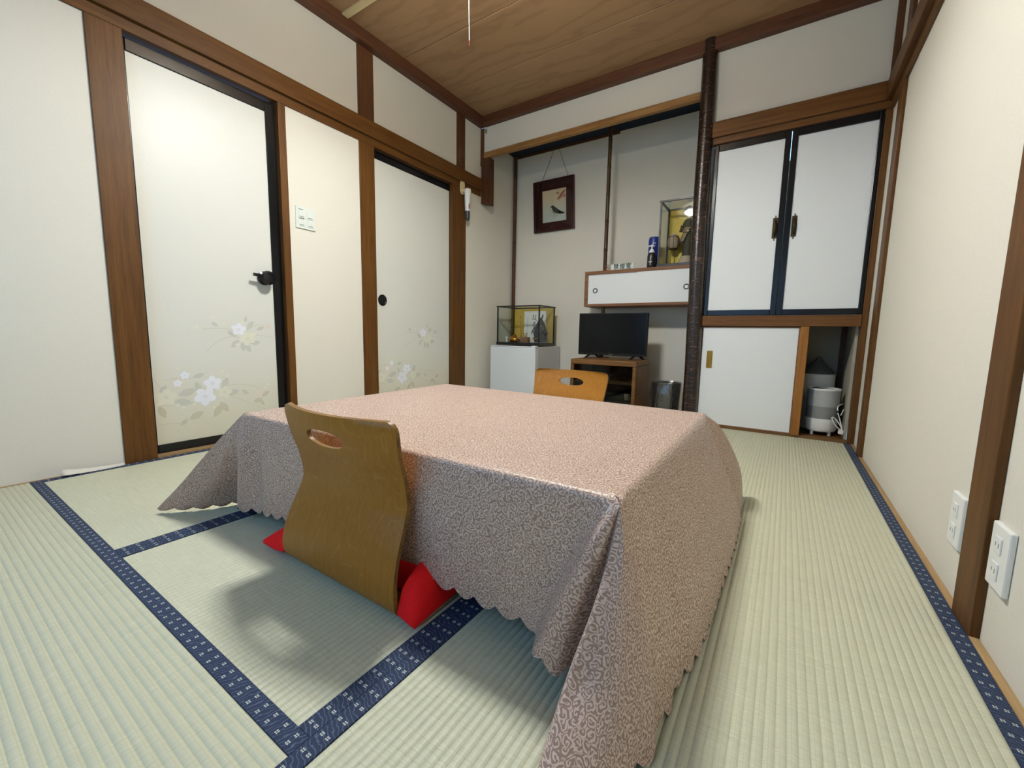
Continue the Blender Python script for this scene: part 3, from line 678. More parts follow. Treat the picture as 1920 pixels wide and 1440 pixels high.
for k in range(14):
    a = PI*1.06+k*0.135*1.0; m_.sphere((hx+0.064*math.cos(a), hy+0.064*math.sin(a), 0.545+0.005*math.cos(k*0.5)), 0.0045, 0.0045, 0.0045, 8, 6)
m_.sphere((hx+0.030, hy-0.046, 0.655), 0.008, 0.006, 0.008, 8, 6)
m_.build('gold_studs', 'gold', hm, smooth=60)['kind'] = 'stuff'
dr = thing('gold_drum', 'round golden drum ornament inside the helmet case', 'ornament', (0.225, 0.235, ZF))
m_ = MB(); m_.lathe((0.225, 0.235, 0), [(0.040, ZF), (0.052, 0.520), (0.053, 0.540), (0.042, 0.556), (0.018, 0.566), (0.012, 0.580), (0.004, 0.584)], 20); m_.build('drum_body', 'gold', dr, smooth=50)
m_ = MB(); m_.torus((0.225, 0.235, 0.533), 0.053, 0.003, 'Z', 24, 6); m_.build('drum_cord', 'red_tip', dr, smooth=60)
bsk = thing('ornament_box', 'small brown lacquer box with golden balls inside the helmet case', 'ornament', (0.330, 0.235, ZF))
bx('box_body', 'cab_wood_x', (0.300, 0.372, 0.21, 0.26, ZF, 0.558), bsk, 0.003)
m_ = MB()
for q in ((0.300, 0.215, 0.572), (0.322, 0.215, 0.590), (0.330, 0.225, 0.568), (0.355, 0.22, 0.566), (0.345, 0.235, 0.586)): m_.sphere(q, 0.0085, 0.0085, 0.0085, 10, 8)
m_.build('gold_balls', 'gold', bsk, smooth=60)
bw = thing('bow_stand', 'slim golden bow and arrow stand inside the helmet case', 'ornament', (0.205, 0.345, ZF))
m_ = MB(); m_.tube([(0.205+0.014*math.sin(t*PI), 0.345, ZF+0.24*t) for t in [i/14 for i in range(15)]], 0.0028, 8); m_.tube([(0.214, 0.340, ZF), (0.214, 0.340, 0.735)], 0.0022, 8); m_.build('bow', 'gold', bw, smooth=60)
MB().sphere((0.214, 0.340, 0.742), 0.010, 0.004, 0.012, 8, 6).build('finial', 'gold', bw); bx('stand_base', 'gold', (0.185, 0.235, 0.335, 0.355, ZF, 0.520), bw)
cu = MB(); cu.lathe((0.135, 0.235, 0), [(0.006, ZF), (0.010, 0.52), (0.006, 0.535), (0.014, 0.552), (0.011, 0.556)], 14); tag(cu.build('white_cup', 'paper', smooth=50), 'tiny white footed cup inside the helmet case', 'cup')

# doll case on the hanging cabinet
glass_case('doll_case', 'tall black-framed glass case holding a kimono doll on the hanging cabinet', 1.446, 1.745, 0.272, 0.525, 1.0955, 1.554, 0.020, 0.011)
ZD = 1.1045; dx, dy = 1.632, 0.345
dl = thing('kimono_doll', 'porcelain doll in an olive kimono standing inside the tall glass case', 'doll', (dx, dy, ZD))
def ell_loft(mb, rows, n=18):
    mb.rings([[(cx+rx*math.cos(2*PI*j/n), cy+ry*math.sin(2*PI*j/n), z) for j in range(n)] for cx, cy, z, rx, ry in rows])
m_ = MB(); ell_loft(m_, [(dx-0.004, dy, ZD, 0.050, 0.035), (dx-0.002, dy, 1.125, 0.044, 0.032), (dx, dy, 1.165, 0.034, 0.026), (dx+0.002, dy, 1.22, 0.031, 0.024), (dx+0.002, dy, 1.29, 0.032, 0.024), (dx+0.001, dy, 1.335, 0.030, 0.022), (dx, dy, 1.375, 0.034, 0.022), (dx, dy, 1.405, 0.038, 0.021), (dx, dy, 1.428, 0.024, 0.016), (dx, dy, 1.438, 0.012, 0.010)])
m_.build('kimono_robe', 'kimono', dl, smooth=60)
m_ = MB(); ell_loft(m_, [(dx-0.010, dy-0.004, ZD+0.0005, 0.056, 0.040), (dx-0.010, dy-0.004, 1.116, 0.050, 0.037), (dx-0.006, dy-0.004, 1.140, 0.042, 0.034), (dx-0.003, dy-0.002, 1.168, 0.0352, 0.028)]); m_.build('trailing_hem', 'hem_cloth', dl, smooth=60)
m_ = MB(); ell_loft(m_, [(dx, dy, 1.332, 0.033, 0.0255), (dx, dy, 1.352, 0.034, 0.026), (dx, dy, 1.372, 0.0355, 0.025)]); m_.build('sash', 'obi', dl, smooth=60)
m_ = MB()
m_.prism([(dx-0.046, dy-0.018, 1.395), (dx-0.058, dy-0.02, 1.345), (dx-0.036, dy-0.022, 1.340), (dx-0.026, dy-0.020, 1.385)], (0, 0.014, 0))
m_.prism([(dx-0.026, dy-0.034, 1.338), (dx-0.050, dy-0.034, 1.262), (dx-0.022, dy-0.036, 1.262), (dx+0.008, dy-0.034, 1.330)], (0, 0.010, 0))
m_.build('kimono_sleeves', 'kimono_dark', dl, 0.004)
m_ = MB(); m_.prism([(dx-0.022, dy-0.040, 1.330), (dx-0.040, dy-0.040, 1.272), (dx-0.018, dy-0.040, 1.272), (dx+0.006, dy-0.040, 1.325)], (0, 0.004, 0)); m_.build('sleeve_lining', 'obi', dl, 0.002)
m_ = MB(); m_.tube([(dx+0.036, dy-0.004, 1.40), (dx+0.042, dy-0.026, 1.365), (dx+0.018, dy-0.038, 1.345)], [0.014, 0.012, 0.010], 10); m_.build('kimono_arm', 'kimono', dl, smooth=60)
m_ = MB(); m_.sphere((dx+0.010, dy-0.040, 1.342), 0.009, 0.007, 0.007, 10, 8); m_.build('hand', 'skin', dl, smooth=60)
m_ = MB(); ell_loft(m_, [(dx, dy, 1.428, 0.0095, 0.009), (dx, dy-0.001, 1.452, 0.009, 0.009), (dx, dy-0.002, 1.457, 0.012, 0.012), (dx, dy-0.003, 1.470, 0.0165, 0.018), (dx, dy-0.002, 1.485, 0.0185, 0.020), (dx, dy, 1.500, 0.0165, 0.019), (dx, dy, 1.510, 0.008, 0.010)], 16)
m_.sphere((dx-0.001, dy-0.0205, 1.478), 0.0025, 0.003, 0.004, 8, 6); hd_ = m_.build('head', 'skin', dl, smooth=60)
m_ = MB()
for s_ in (-1, 1): m_.box(dx+s_*0.007-0.003, dx+s_*0.007+0.003, dy-0.0222, dy-0.020, 1.4835, 1.4850)
m_.build('eyes', 'ink', hd_); m_ = MB(); m_.box(dx-0.0025, dx+0.0025, dy-0.0215, dy-0.0195, 1.4685, 1.4700); m_.build('lips', 'red_tip', hd_)
m_ = MB(); m_.sphere((dx, dy+0.006, 1.508), 0.030, 0.024, 0.021, 16, 10); m_.sphere((dx-0.024, dy+0.004, 1.492), 0.013, 0.013, 0.016, 12, 8); m_.sphere((dx+0.024, dy+0.004, 1.492), 0.013, 0.013, 0.016, 12, 8); m_.sphere((dx, dy+0.016, 1.520), 0.018, 0.014, 0.015, 12, 8); m_.build('hair', 'black_matte', dl, smooth=60)
ln = thing('paper_lantern', 'small ribbed paper lantern on a stand inside the doll case', 'lantern', (1.533, 0.365, ZD))
lx, ly = 1.533, 0.365
m_ = MB(); m_.lathe((lx, ly, 0), [(0.026, 1.232), (0.037, 1.240), (0.042, 1.262), (0.043, 1.290), (0.039, 1.312), (0.028, 1.324)], 24); m_.build('lantern_shade', 'lantern_paper', ln, smooth=50)
m_ = MB()
for k in range(8):
    a = 2*PI*k/8+0.2; m_.tube([(lx+r*math.cos(a), ly+r*math.sin(a), z) for r, z in ((0.027, 1.232), (0.038, 1.240), (0.0432, 1.262), (0.0442, 1.290), (0.040, 1.312), (0.029, 1.324))], 0.0016, 6)
m_.torus((lx, ly, 1.232), 0.028, 0.0022, 'Z', 24, 6); m_.torus((lx, ly, 1.324), 0.029, 0.0022, 'Z', 24, 6); m_.build('lantern_ribs', 'black_matte', ln, smooth=60)
m_ = MB(); m_.prism([(lx-0.034, ly-0.004, 1.328), (lx, ly-0.004, 1.352), (lx+0.034, ly-0.004, 1.328), (lx, ly-0.004, 1.342)], (0, 0.008, 0)); m_.lathe((lx, ly, 0), [(0.028, 1.3255), (0.020, 1.333), (0.006, 1.338)], 16); m_.build('lantern_cap', 'hem_cloth', ln)
m_ = MB(); m_.cyl((lx-0.016, ly, 1.12), (lx-0.016, ly, 1.232), 0.002); m_.cyl((lx+0.016, ly, 1.12), (lx+0.016, ly, 1.232), 0.002); m_.build('lantern_legs', 'black_matte', ln)
bx('lantern_base', 'hem_cloth', (lx-0.026, lx+0.026, ly-0.02, ly+0.02, ZD, 1.122), ln, 0.003)
fn = MB(); fn.lathe((1.590, 0.40, 0), [(0.012, ZD), (0.012, 1.11), (0.003, 1.115), (0.003, 1.13)], 12); fn.rings([[(1.590+0.030*math.cos(2*PI*j/24), 0.40+dy_, 1.165+0.042*math.sin(2*PI*j/24)) for j in range(24)] for dy_ in (-0.002, 0.002)])
tag(fn.build('round_fan', 'gold_back', smooth=40), 'upright oval golden fan beside the doll inside the tall case', 'fan')

for o_, d_ in ((dl, (-0.012, 0.060, 0.0125)), (ln, (-0.014, 0.060, 0.0125)), (bpy.data.objects['round_fan'], (-0.012, 0.060, 0.0125))): o_.location = o_.location+Vector(d_)
# sanitiser bottle, blue canister, sign on the hanging cabinet
bl = thing('blue_canister', 'blue canister with a pale round emblem standing beside the doll case', 'canister', (1.408, 0.292, 1.083))
m_ = MB(); m_.lathe((1.408, 0.292, 0), [(0.039, 1.0832), (0.041, 1.087), (0.041, 1.300), (0.038, 1.310), (0.036, 1.320), (0.012, 1.322)], 28); m_.build('canister_body', 'blue_label', bl, smooth=40)
m_ = MB()
for k, (ox, oz, R_) in enumerate(((0.012, 1.262, 0.014), (0.014, 1.262, 0.008))):
    pts = []
    for i in range(17):
        a = 2*PI*i/16*0.8+0.4; X_ = ox+R_*math.cos(a); th = X_/0.0413
        pts.append((1.408+0.0413*math.sin(th), 0.292-0.0413*math.cos(th), oz+R_*math.sin(a)))
    m_.tube(pts, 0.0012, 6)
m_.build('emblem', 'petal_white', bl)
sb = thing('pump_bottle', 'dark pump bottle of hand sanitiser with a white pump in front of the blue canister', 'bottle', (1.425, 0.209, 1.083))
m_ = MB(); m_.lathe((1.425, 0.209, 0), [(0.028, 1.0832), (0.031, 1.088), (0.031, 1.170), (0.026, 1.186), (0.015, 1.195)], 24); m_.build('bottle_body', 'dark_label', sb, smooth=40)
m_ = MB(); m_.lathe((1.425, 0.209, 0), [(0.0195, 1.194), (0.0195, 1.204), (0.011, 1.220), (0.0055, 1.222), (0.0055, 1.236), (0.011, 1.238), (0.010, 1.250), (0.004, 1.252)], 20); m_.tube([(1.425, 0.209, 1.244), (1.410, 0.198, 1.243), (1.402, 0.192, 1.236)], [0.006, 0.005, 0.004], 10); m_.build('pump_head', 'white_plastic', sb, smooth=40)
m_ = MB(); m_.box(1.4235, 1.4265, 0.1772, 0.1785, 1.100, 1.158); m_.box(1.412, 1.438, 0.1776, 0.1788, 1.122, 1.1245); m_.build('label_print', 'petal_white', sb)
sg = thing('room_sign', 'small clear acrylic no-smoking sign standing on the hanging cabinet', 'sign', (1.19, 0.19, 1.083))
bx('acrylic_plate', 'glass', (1.058, 1.303, 0.1860, 0.1890, 1.0832, 1.134), sg)
bx('white_backing', 'paper', (1.118, 1.298, 0.1892, 0.1897, 1.0832, 1.126), sg)
bx('sign_foot', 'glass', (1.058, 1.303, 0.1860, 0.2050, 1.0832, 1.0850), sg)
m_ = MB(); m_.torus((1.090, 0.1852, 1.106), 0.0185, 0.0022, 'Y', 28, 6); m_.prism([(1.090-0.0145, 0.1848, 1.106+0.0117), (1.090-0.0117, 0.1848, 1.106+0.0145), (1.090+0.0145, 0.1848, 1.106-0.0117), (1.090+0.0117, 0.1848, 1.106-0.0145)], (0, 0.0006, 0)); m_.box(1.079, 1.101, 0.1846, 0.1852, 1.104, 1.1075); m_.build('no_smoking_symbol', 'sign_ring', sg)
tcu = bpy.data.curves.new('sign_lettering', 'FONT'); tcu.body = '禁煙室'; tcu.size = 0.044; tcu.space_character = 1.22; tcu.align_x = 'CENTER'; tcu.extrude = 0.0002; tcu.resolution_u = 3
to = bpy.data.objects.new('tmp', tcu); COL.objects.link(to); bpy.context.view_layer.update()
tm = bpy.data.meshes.new_from_object(to.evaluated_get(bpy.context.evaluated_depsgraph_get())); bpy.data.objects.remove(to)
tm.materials.clear(); tm.materials.append(M['flat_text']); txo = bpy.data.objects.new('sign_lettering', tm); COL.objects.link(txo); txo.parent = sg
txo.rotation_euler = (PI/2, 0, 0); txo.location = (1.210-1.19, 0.1855-0.19, 1.0905-1.083)

for o_, d_ in ((sb, (-0.027, 0.081, 0.012)), (bl, (-0.018, 0.076, 0.012)), (sg, (-0.025, 0.077, 0.012))): o_.location = o_.location+Vector(d_)
# hanging picture
pc = thing('framed_picture', 'maroon framed painting of a bird under red maple leaves hung by cords in the alcove', 'picture', (0.437, 0.525, 1.522))
def pq(u, v, y):   # picture is tilted a touch; corners in the wall plane
    P = {(0, 0): (0.236, 1.522), (1, 0): (0.646, 1.522), (1, 1): (0.626, 1.979), (0, 1): (0.214, 1.977)}
    x = (1-u)*((1-v)*P[0, 0][0]+v*P[0, 1][0])+u*((1-v)*P[1, 0][0]+v*P[1, 1][0]); z = (1-u)*((1-v)*P[0, 0][1]+v*P[0, 1][1])+u*((1-v)*P[1, 0][1]+v*P[1, 1][1])
    return (x, y, z)
def pbox(mb, u0, u1, v0, v1, y0, y1): mb.add([pq(u0, v0, y0), pq(u1, v0, y0), pq(u1, v0, y1), pq(u0, v0, y1), pq(u0, v1, y0), pq(u1, v1, y0), pq(u1, v1, y1), pq(u0, v1, y1)], [(3, 2, 1, 0), (4, 5, 6, 7), (0, 1, 5, 4), (1, 2, 6, 5), (2, 3, 7, 6), (3, 0, 4, 7)])
m_ = MB(); e = 0.045
pbox(m_, 0, e, 0, 1, 0.508, 0.533); pbox(m_, 1-e, 1, 0, 1, 0.508, 0.533); pbox(m_, e, 1-e, 0, e, 0.508, 0.533); pbox(m_, e, 1-e, 1-e, 1, 0.508, 0.533); m_.build('picture_frame', 'maroon', pc, 0.002)
m_ = MB(); pbox(m_, e, 1-e, e, 1-e, 0.520, 0.530); m_.build('mount_board', 'maroon', pc)
m_ = MB(); pbox(m_, 0.225, 0.805, 0.185, 0.80, 0.5185, 0.520); m_.build('painting', 'painting', pc)
m_ = MB(); pbox(m_, e, 1-e, e, 1-e, 0.514, 0.5155); m_.build('glass_pane', 'glass', pc)
def art(pts, k): m_.k = k; m_.prism([(pq(u, v, 0)[0], 0.5180, pq(u, v, 0)[2]) for u, v in pts], (0, 0.0004, 0))
m_ = MB()
art([(0.43, 0.475), (0.455, 0.50), (0.49, 0.50), (0.53, 0.47), (0.60, 0.42), (0.66, 0.38), (0.72, 0.345), (0.70, 0.32), (0.62, 0.325), (0.55, 0.345), (0.50, 0.38), (0.47, 0.42), (0.455, 0.455)], 0)
art([(0.60, 0.40), (0.68, 0.365), (0.77, 0.335), (0.76, 0.315), (0.66, 0.315), (0.60, 0.34)], 1)
art([(0.475, 0.42), (0.50, 0.38), (0.55, 0.345), (0.53, 0.33), (0.49, 0.35), (0.465, 0.385)], 3)
art([(0.44, 0.475), (0.405, 0.462), (0.44, 0.465)], 1); art([(0.53, 0.335), (0.50, 0.26), (0.505, 0.26), (0.54, 0.335)], 1); art([(0.57, 0.33), (0.55, 0.27), (0.555, 0.27), (0.58, 0.33)], 1)
for cu_, cv_, R_ in ((0.70, 0.72, 0.10), (0.63, 0.64, 0.07), (0.755, 0.66, 0.06), (0.60, 0.74, 0.06), (0.74, 0.75, 0.06), (0.67, 0.67, 0.07)):
    for k in range(7):
        a = PI*0.55+k*0.42+cu_*3; art([(cu_, cv_), (cu_+R_*0.5*math.cos(a+0.16), cv_+R_*0.5*math.sin(a+0.16)), (cu_+R_*math.cos(a), cv_+R_*math.sin(a)), (cu_+R_*0.5*math.cos(a-0.16), cv_+R_*0.5*math.sin(a-0.16))], 2)
m_.build('bird_and_leaves', ['bird', 'bird_dark', 'maple', 'bird_belly'], pc)
m_ = MB(); m_.tube([(0.300, 0.526, 1.978), (0.418, 0.526, 2.232)], 0.0016, 6); m_.tube([(0.566, 0.526, 1.979), (0.466, 0.526, 2.232)], 0.0016, 6); m_.build('hanging_cord', 'bamboo', pc)

# television and stand
ts = thing('tv_stand', 'low brown television stand with a smoked glass front and one inner shelf', 'tv stand', (1.195, 0.08, 0.0))
xa, xb, ya, yb, zt = 0.946, 1.443, -0.10, 0.262, 0.407
b = MB(); b.box(xa, xb, ya, yb, zt-0.038, zt); b.box(xa, xa+0.026, ya, yb, 0.02, zt-0.038); b.box(xb-0.026, xb, ya, yb, 0.02, zt-0.038); b.box(xa+0.026, xb-0.026, ya, yb, 0.02, 0.05); b.build('carcass', 'stand_wood', ts, 0.006)
bx('plinth', 'black_matte', (xa+0.02, xb-0.02, ya+0.02, yb, 0.0, 0.02), ts); bx('back_panel', 'black_matte', (xa+0.026, xb-0.026, yb-0.008, yb-0.002, 0.05, zt-0.038), ts)
bx('shelf', 'sill', (xa+0.026, xb-0.026, ya+0.03, yb-0.01, 0.236, 0.250), ts, 0.001); bx('glass_door', 'glass_dark', (xa+0.028, xb-0.028, ya+0.006, ya+0.010, 0.052, zt-0.040), ts)
pt = MB(); pt.lathe((1.300, 0.09, 0), [(0.05, 0.2502), (0.06, 0.258), (0.108, 0.284), (0.110, 0.287), (0.06, 0.266), (0.01, 0.262)], 32); tag(pt.build('serving_tray', 'maroon', smooth=40), 'dark round lacquer tray on the shelf of the tv stand', 'tray')
bxo = MB(); bxo.box(1.10, 1.405, -0.078, 0.16, 0.0502, 0.126); tag(bxo.build('media_box', 'black_matte', None, 0.004), 'black box of electronics in the bottom of the tv stand', 'electronics')
cp = MB(); cp.lathe((1.372, -0.052, 0), [(0.012, 0.1262), (0.014, 0.130), (0.019, 0.169), (0.017, 0.169), (0.011, 0.132)], 20); tag(cp.build('small_cup', 'paper', smooth=40), 'small white cup behind the smoked glass of the tv stand', 'cup')
tv = thing('television', 'flat black television with a dark screen standing on the brown tv stand', 'television', (1.16, 0.16, 0.407))
x0, x1, z0, z1, yt = 0.892, 1.436, 0.430, 0.756, 0.150
bx('housing', 'black_matte', (x0, x1, yt, yt+0.035, z0, z1), tv, 0.004)
bx('screen', 'screen', (x0+0.009, x1-0.009, yt-0.0008, yt+0.001, z0+0.018, z1-0.009), tv)
bx('brand_strip', 'grey_plastic', (1.150, 1.178, yt-0.0006, yt+0.001, z0+0.006, z0+0.010), tv)
for cx in (1.005, 1.362):
    m_ = MB()
    for s_ in (-1, 1): m_.prism([(cx-0.014, yt+0.018, z0+0.02), (cx+0.014, yt+0.018, z0+0.02), (cx+s_*0.030+0.012, yt+0.018+s_*0.070, 0.4072), (cx+s_*0.030-0.012, yt+0.018+s_*0.070, 0.4072)], (0, 0.012, 0))
    m_.build('foot', 'black_matte', tv, 0.002)
m_ = MB(); m_.tube([(1.045, 0.19, 0.47), (1.048, 0.20, 0.43), (1.052, 0.225, 0.411), (1.06, 0.24, 0.410), (1.07, 0.258, 0.410)], 0.0025, 6); m_.tube([(1.065, 0.19, 0.47), (1.080, 0.20, 0.425), (1.10, 0.225, 0.411), (1.11, 0.24, 0.410), (1.115, 0.258, 0.410)], 0.0025, 6); m_.build('cables', 'cable', tv, smooth=60)

# waste bin
wb_ = thing('waste_bin', 'round grey waste bin lined with a clear plastic bag beside the tv stand', 'bin', (1.598, 0.14, 0.0))
bc = (1.598, 0.14, 0)
m_ = MB(); m_.lathe(bc, [(0.082, 0.001), (0.086, 0.006), (0.098, 0.255), (0.095, 0.255), (0.083, 0.010), (0.01, 0.008)], 36, True); m_.build('bin_body', 'dark_grey', wb_, smooth=40)
m_ = MB(); rows = []
for i, (r, z) in enumerate(((0.060, 0.20), (0.092, 0.252), (0.1005, 0.262), (0.103, 0.240), (0.108, 0.200), (0.116, 0.150), (0.112, 0.100), (0.104, 0.070))):
    rows.append([(bc[0]+(r+0.006*math.sin(7*a+i)*min(1, i/2)*(1 if i > 2 else 0.3))*math.cos(a), bc[1]+(r+0.006*math.sin(5*a+2*i)*min(1, i/3))*math.sin(a), z+0.008*math.sin(4*a+1)*(1 if i > 5 else 0)) for a in [2*PI*j/48 for j in range(48)]])
m_.rings(rows, True, False); m_.build('bin_bag', 'bag', wb_, smooth=80, fix=False)

# humidifier in the open closet bay
hu = thing('humidifier', 'white round humidifier with a grey tank in the open closet bay', 'humidifier', (2.507, 0.145, 0.013)); hc_ = (2.507, 0.145, 0)
for a in (0.6, 2.2, 3.9, 5.5): MB().cyl((hc_[0]+0.058*math.cos(a), hc_[1]+0.058*math.sin(a), 0.013), (hc_[0]+0.058*math.cos(a), hc_[1]+0.058*math.sin(a), 0.036), 0.0085, 0.0095, 12).build('foot', 'white_plastic', hu, smooth=40)
m_ = MB(); m_.lathe(hc_, [(0.055, 0.033), (0.072, 0.038), (0.080, 0.052), (0.081, 0.115)], 40); m_.build('base', 'white_plastic', hu, smooth=40)
m_ = MB(); m_.lathe(hc_, [(0.080, 0.115), (0.080, 0.188)], 40); m_.build('grey_band', 'tank_dark', hu, smooth=40)
m_ = MB(); m_.lathe(hc_, [(0.0805, 0.188), (0.0815, 0.283)], 40); m_.build('water_tank', 'tank', hu, smooth=40)
m_ = MB(); m_.lathe(hc_, [(0.0815, 0.283), (0.083, 0.286), (0.083, 0.291), (0.078, 0.294), (0.066, 0.288), (0.02, 0.288)], 40); m_.build('lid', 'white_plastic', hu, smooth=40)
m_ = MB(); m_.prism([(hc_[0]+0.056*math.cos(a), hc_[1]+0.056*math.sin(a), 0.2885) for a in [PI*0.75+PI*0.8*i/14 for i in range(15)]], (0, 0, 0.004)); m_.build('steam_slot', 'black_matte', hu)
def bez(P, n=24):
    P = [Vector(p) for p in P]; out = []
    for i in range(n+1):
        t = i/n; Q = P[:]
        while len(Q) > 1: Q = [Q[k].lerp(Q[k+1], t) for k in range(len(Q)-1)]
        out.append(tuple(Q[0]))
    return out
m_ = MB(); yc = 0.055
m_.tube(bez([(2.600, yc, 0.062), (2.560, yc-0.01, 0.085), (2.530, yc-0.01, 0.150), (2.545, yc, 0.168), (2.585, yc, 0.110), (2.605, yc+0.01, 0.065)]), 0.0030, 8)
m_.tube(bez([(2.604, yc+0.01, 0.066), (2.590, yc, 0.13), (2.560, yc, 0.20), (2.568, yc, 0.185), (2.600, yc+0.005, 0.10), (2.600, yc+0.01, 0.066)]), 0.0030, 8)
m_.tube(bez([(2.575, yc+0.004, 0.175), (2.565, yc+0.01, 0.20), (2.585, yc+0.05, 0.205), (2.605, yc+0.10, 0.205)]), 0.0028, 8)
m_.tube(bez([(2.590, yc+0.004, 0.15), (2.600, yc+0.03, 0.165), (2.606, yc+0.07, 0.175)]), 0.0028, 8)
m_.build('power_cord', 'white_plastic', hu, smooth=60)
bx('plug', 'white_plastic', (2.586, 2.611, 0.045, 0.075, 0.040, 0.064), hu, 0.004)
cz = thing('cone_pot', 'white drum with a grey cone lid standing behind the humidifier', 'humidifier', (2.475, 0.345, 0.013))
m_ = MB(); m_.lathe((2.475, 0.345, 0), [(0.085, 0.0132), (0.095, 0.02), (0.097, 0.365), (0.088, 0.368)], 36); m_.build('drum', 'white_plastic', cz, smooth=40)
m_ = MB(); m_.lathe((2.475, 0.345, 0), [(0.092, 0.3685), (0.088, 0.374), (0.050, 0.415), (0.012, 0.458), (0.011, 0.470), (0.004, 0.472)], 36); m_.build('cone_lid', 'cone_grey', cz, smooth=30)

# ================================================================== WALL FITTINGS
sw = thing('light_switch', 'pale square four-rocker switch plate on the white wall between the two doors', 'light switch', (WX, -1.584, 1.141))
bx('switch_plate', 'switch_plate', (WX, WX+0.008, -1.642, -1.527, 1.141, 1.258), sw, 0.002)
for j, y in enumerate((-1.610, -1.560)):
    for z in ((1.170, 1.214)):
        k = bx('rocker', 'switch_plate', (WX+0.008, WX+0.0105, y-0.017, y+0.017, z-0.018, z+0.020), sw, 0.001)
        bx('rocker_mark', 'chalk', (WX+0.0105, WX+0.0108, y-0.012, y+0.012, z-0.012, z-0.0085), k)
m_ = MB()
for k in range(3): m_.box(WX+0.0105, WX+0.0108, -1.622+k*0.009, -1.616+k*0.009, 1.192, 1.198)
m_.box(WX+0.0080, WX+0.0083, -1.626, -1.600, 1.240, 1.244); m_.build('switch_lettering', 'chalk', sw)['kind'] = 'stuff'
def outlet(yc, z0, label):
    o = thing('wall_outlet', label, 'outlet', (XR, yc, z0))
    bx('outlet_plate', 'white_plastic', (XR-0.010, XR, yc-0.036, yc+0.036, z0, z0+0.120), o, 0.003)
    for zz in (z0+0.036, z0+0.084):
        s_ = bx('socket', 'white_plastic', (XR-0.0125, XR-0.010, yc-0.013, yc+0.013, zz-0.015, zz+0.015), o, 0.001)
        m_ = MB()
        for d_, h_ in ((-0.006, 0.0045), (0.006, 0.0035)): m_.box(XR-0.0128, XR-0.0125, yc+d_-0.0009, yc+d_+0.0009, zz-h_, zz+h_)
        m_.build('slot', 'chalk', s_)
    return o
outlet(-1.645, 0.118, 'white wall outlet partly hidden behind the thick right wall post')
outlet(-1.868, 0.130, 'white double wall outlet in full view beside the thick right wall post')
fl = thing('torch', 'white emergency torch clipped in an ivory bracket on the door post', 'torch', (0.02, -0.25, 1.50))
m_ = MB(); m_.rings([[(0.0+dx_, -0.252+0.026*math.cos(a), 1.752+0.055*math.copysign(abs(math.sin(a))**0.6, math.sin(a))) for a in [2*PI*j/24 for j in range(24)]] for dx_ in (0.0, 0.012)]); m_.build('bracket', 'ivory', fl, 0.002)
bx('bracket_arm', 'ivory', (0.012, 0.03, -0.262, -0.240, 1.715, 1.735), fl, 0.002)
m_ = MB(); m_.lathe((0.048, -0.236, 0), [(0.010, 1.742), (0.026, 1.738), (0.027, 1.725), (0.0235, 1.64), (0.0205, 1.570), (0.019, 1.565)], 24); m_.build('torch_body', 'white_plastic', fl, smooth=40)
m_ = MB(); m_.lathe((0.048, -0.236, 0), [(0.0185, 1.565), (0.019, 1.52), (0.015, 1.498), (0.006, 1.490)], 24); m_.build('torch_head', 'dark_grey', fl, smooth=40)
m_ = MB(); m_.torus((0.048, -0.236, 1.736), 0.0265, 0.0016, 'Z', 24, 6); m_.build('red_ring', 'red_tip', fl); bx('red_button', 'red_tip', (0.064, 0.072, -0.246, -0.240, 1.58, 1.62), fl)
hk = MB(); hk.prism([(0.040, 0.003, 2.285), (0.058, 0.003, 2.285), (0.058, 0.003, 2.258), (0.049, 0.003, 2.246), (0.040, 0.003, 2.258)], (0, -0.008, 0)); tag(hk.build('wall_clip', 'grey_plastic', None, 0.001), 'tiny grey clip on the wall at the alcove corner under the cornice', 'clip')

# ceiling lamp above the table, out of frame; its pull cord hangs into view
LX, LY = 1.312, -1.76
lp = thing('pendant_lamp', 'round pendant lamp with ring tubes and a long white pull cord over the table', 'lamp', (LX, LY, 2.0))
m_ = MB(); m_.lathe((LX, LY, 0), [(0.05, ZC-0.0005), (0.05, ZC-0.03), (0.01, ZC-0.035)], 24); m_.cyl((LX, LY, 2.11), (LX, LY, ZC-0.03), 0.006); m_.build('ceiling_rose', 'white_plastic', lp, smooth=40)
m_ = MB(); m_.lathe((LX, LY, 0), [(0.205, 1.982), (0.204, 1.995), (0.192, 2.034), (0.13, 2.085), (0.05, 2.11), (0.01, 2.112)], 48, False); m_.build('lamp_shade', 'shade', lp, smooth=50, fix=False)
for R_ in (0.105, 0.072):
    m_ = MB(); m_.torus((LX, LY, 2.012), R_, 0.0145, 'Z', 40, 10); m_.build('ring_tube', 'tube', lp, smooth=80)
m_ = MB(); m_.lathe((LX, LY, 0), [(0.012, 1.995), (0.03, 2.0), (0.045, 2.03), (0.045, 2.085)], 20); m_.build('lamp_hub', 'white_plastic', lp, smooth=40)
m_ = MB(); m_.tube([(LX-0.004, LY, 1.995), (LX-0.002, LY, 1.85), (LX-0.0035, LY, 1.70), (LX-0.0005, LY, 1.566)], 0.0012, 6); m_.build('pull_cord', 'white_plastic', lp, smooth=60)
m_ = MB(); m_.cyl((LX-0.0005, LY, 1.566), (LX, LY, 1.549), 0.0022, 0.0015, 8); m_.build('cord_tip', 'red_tip', lp)

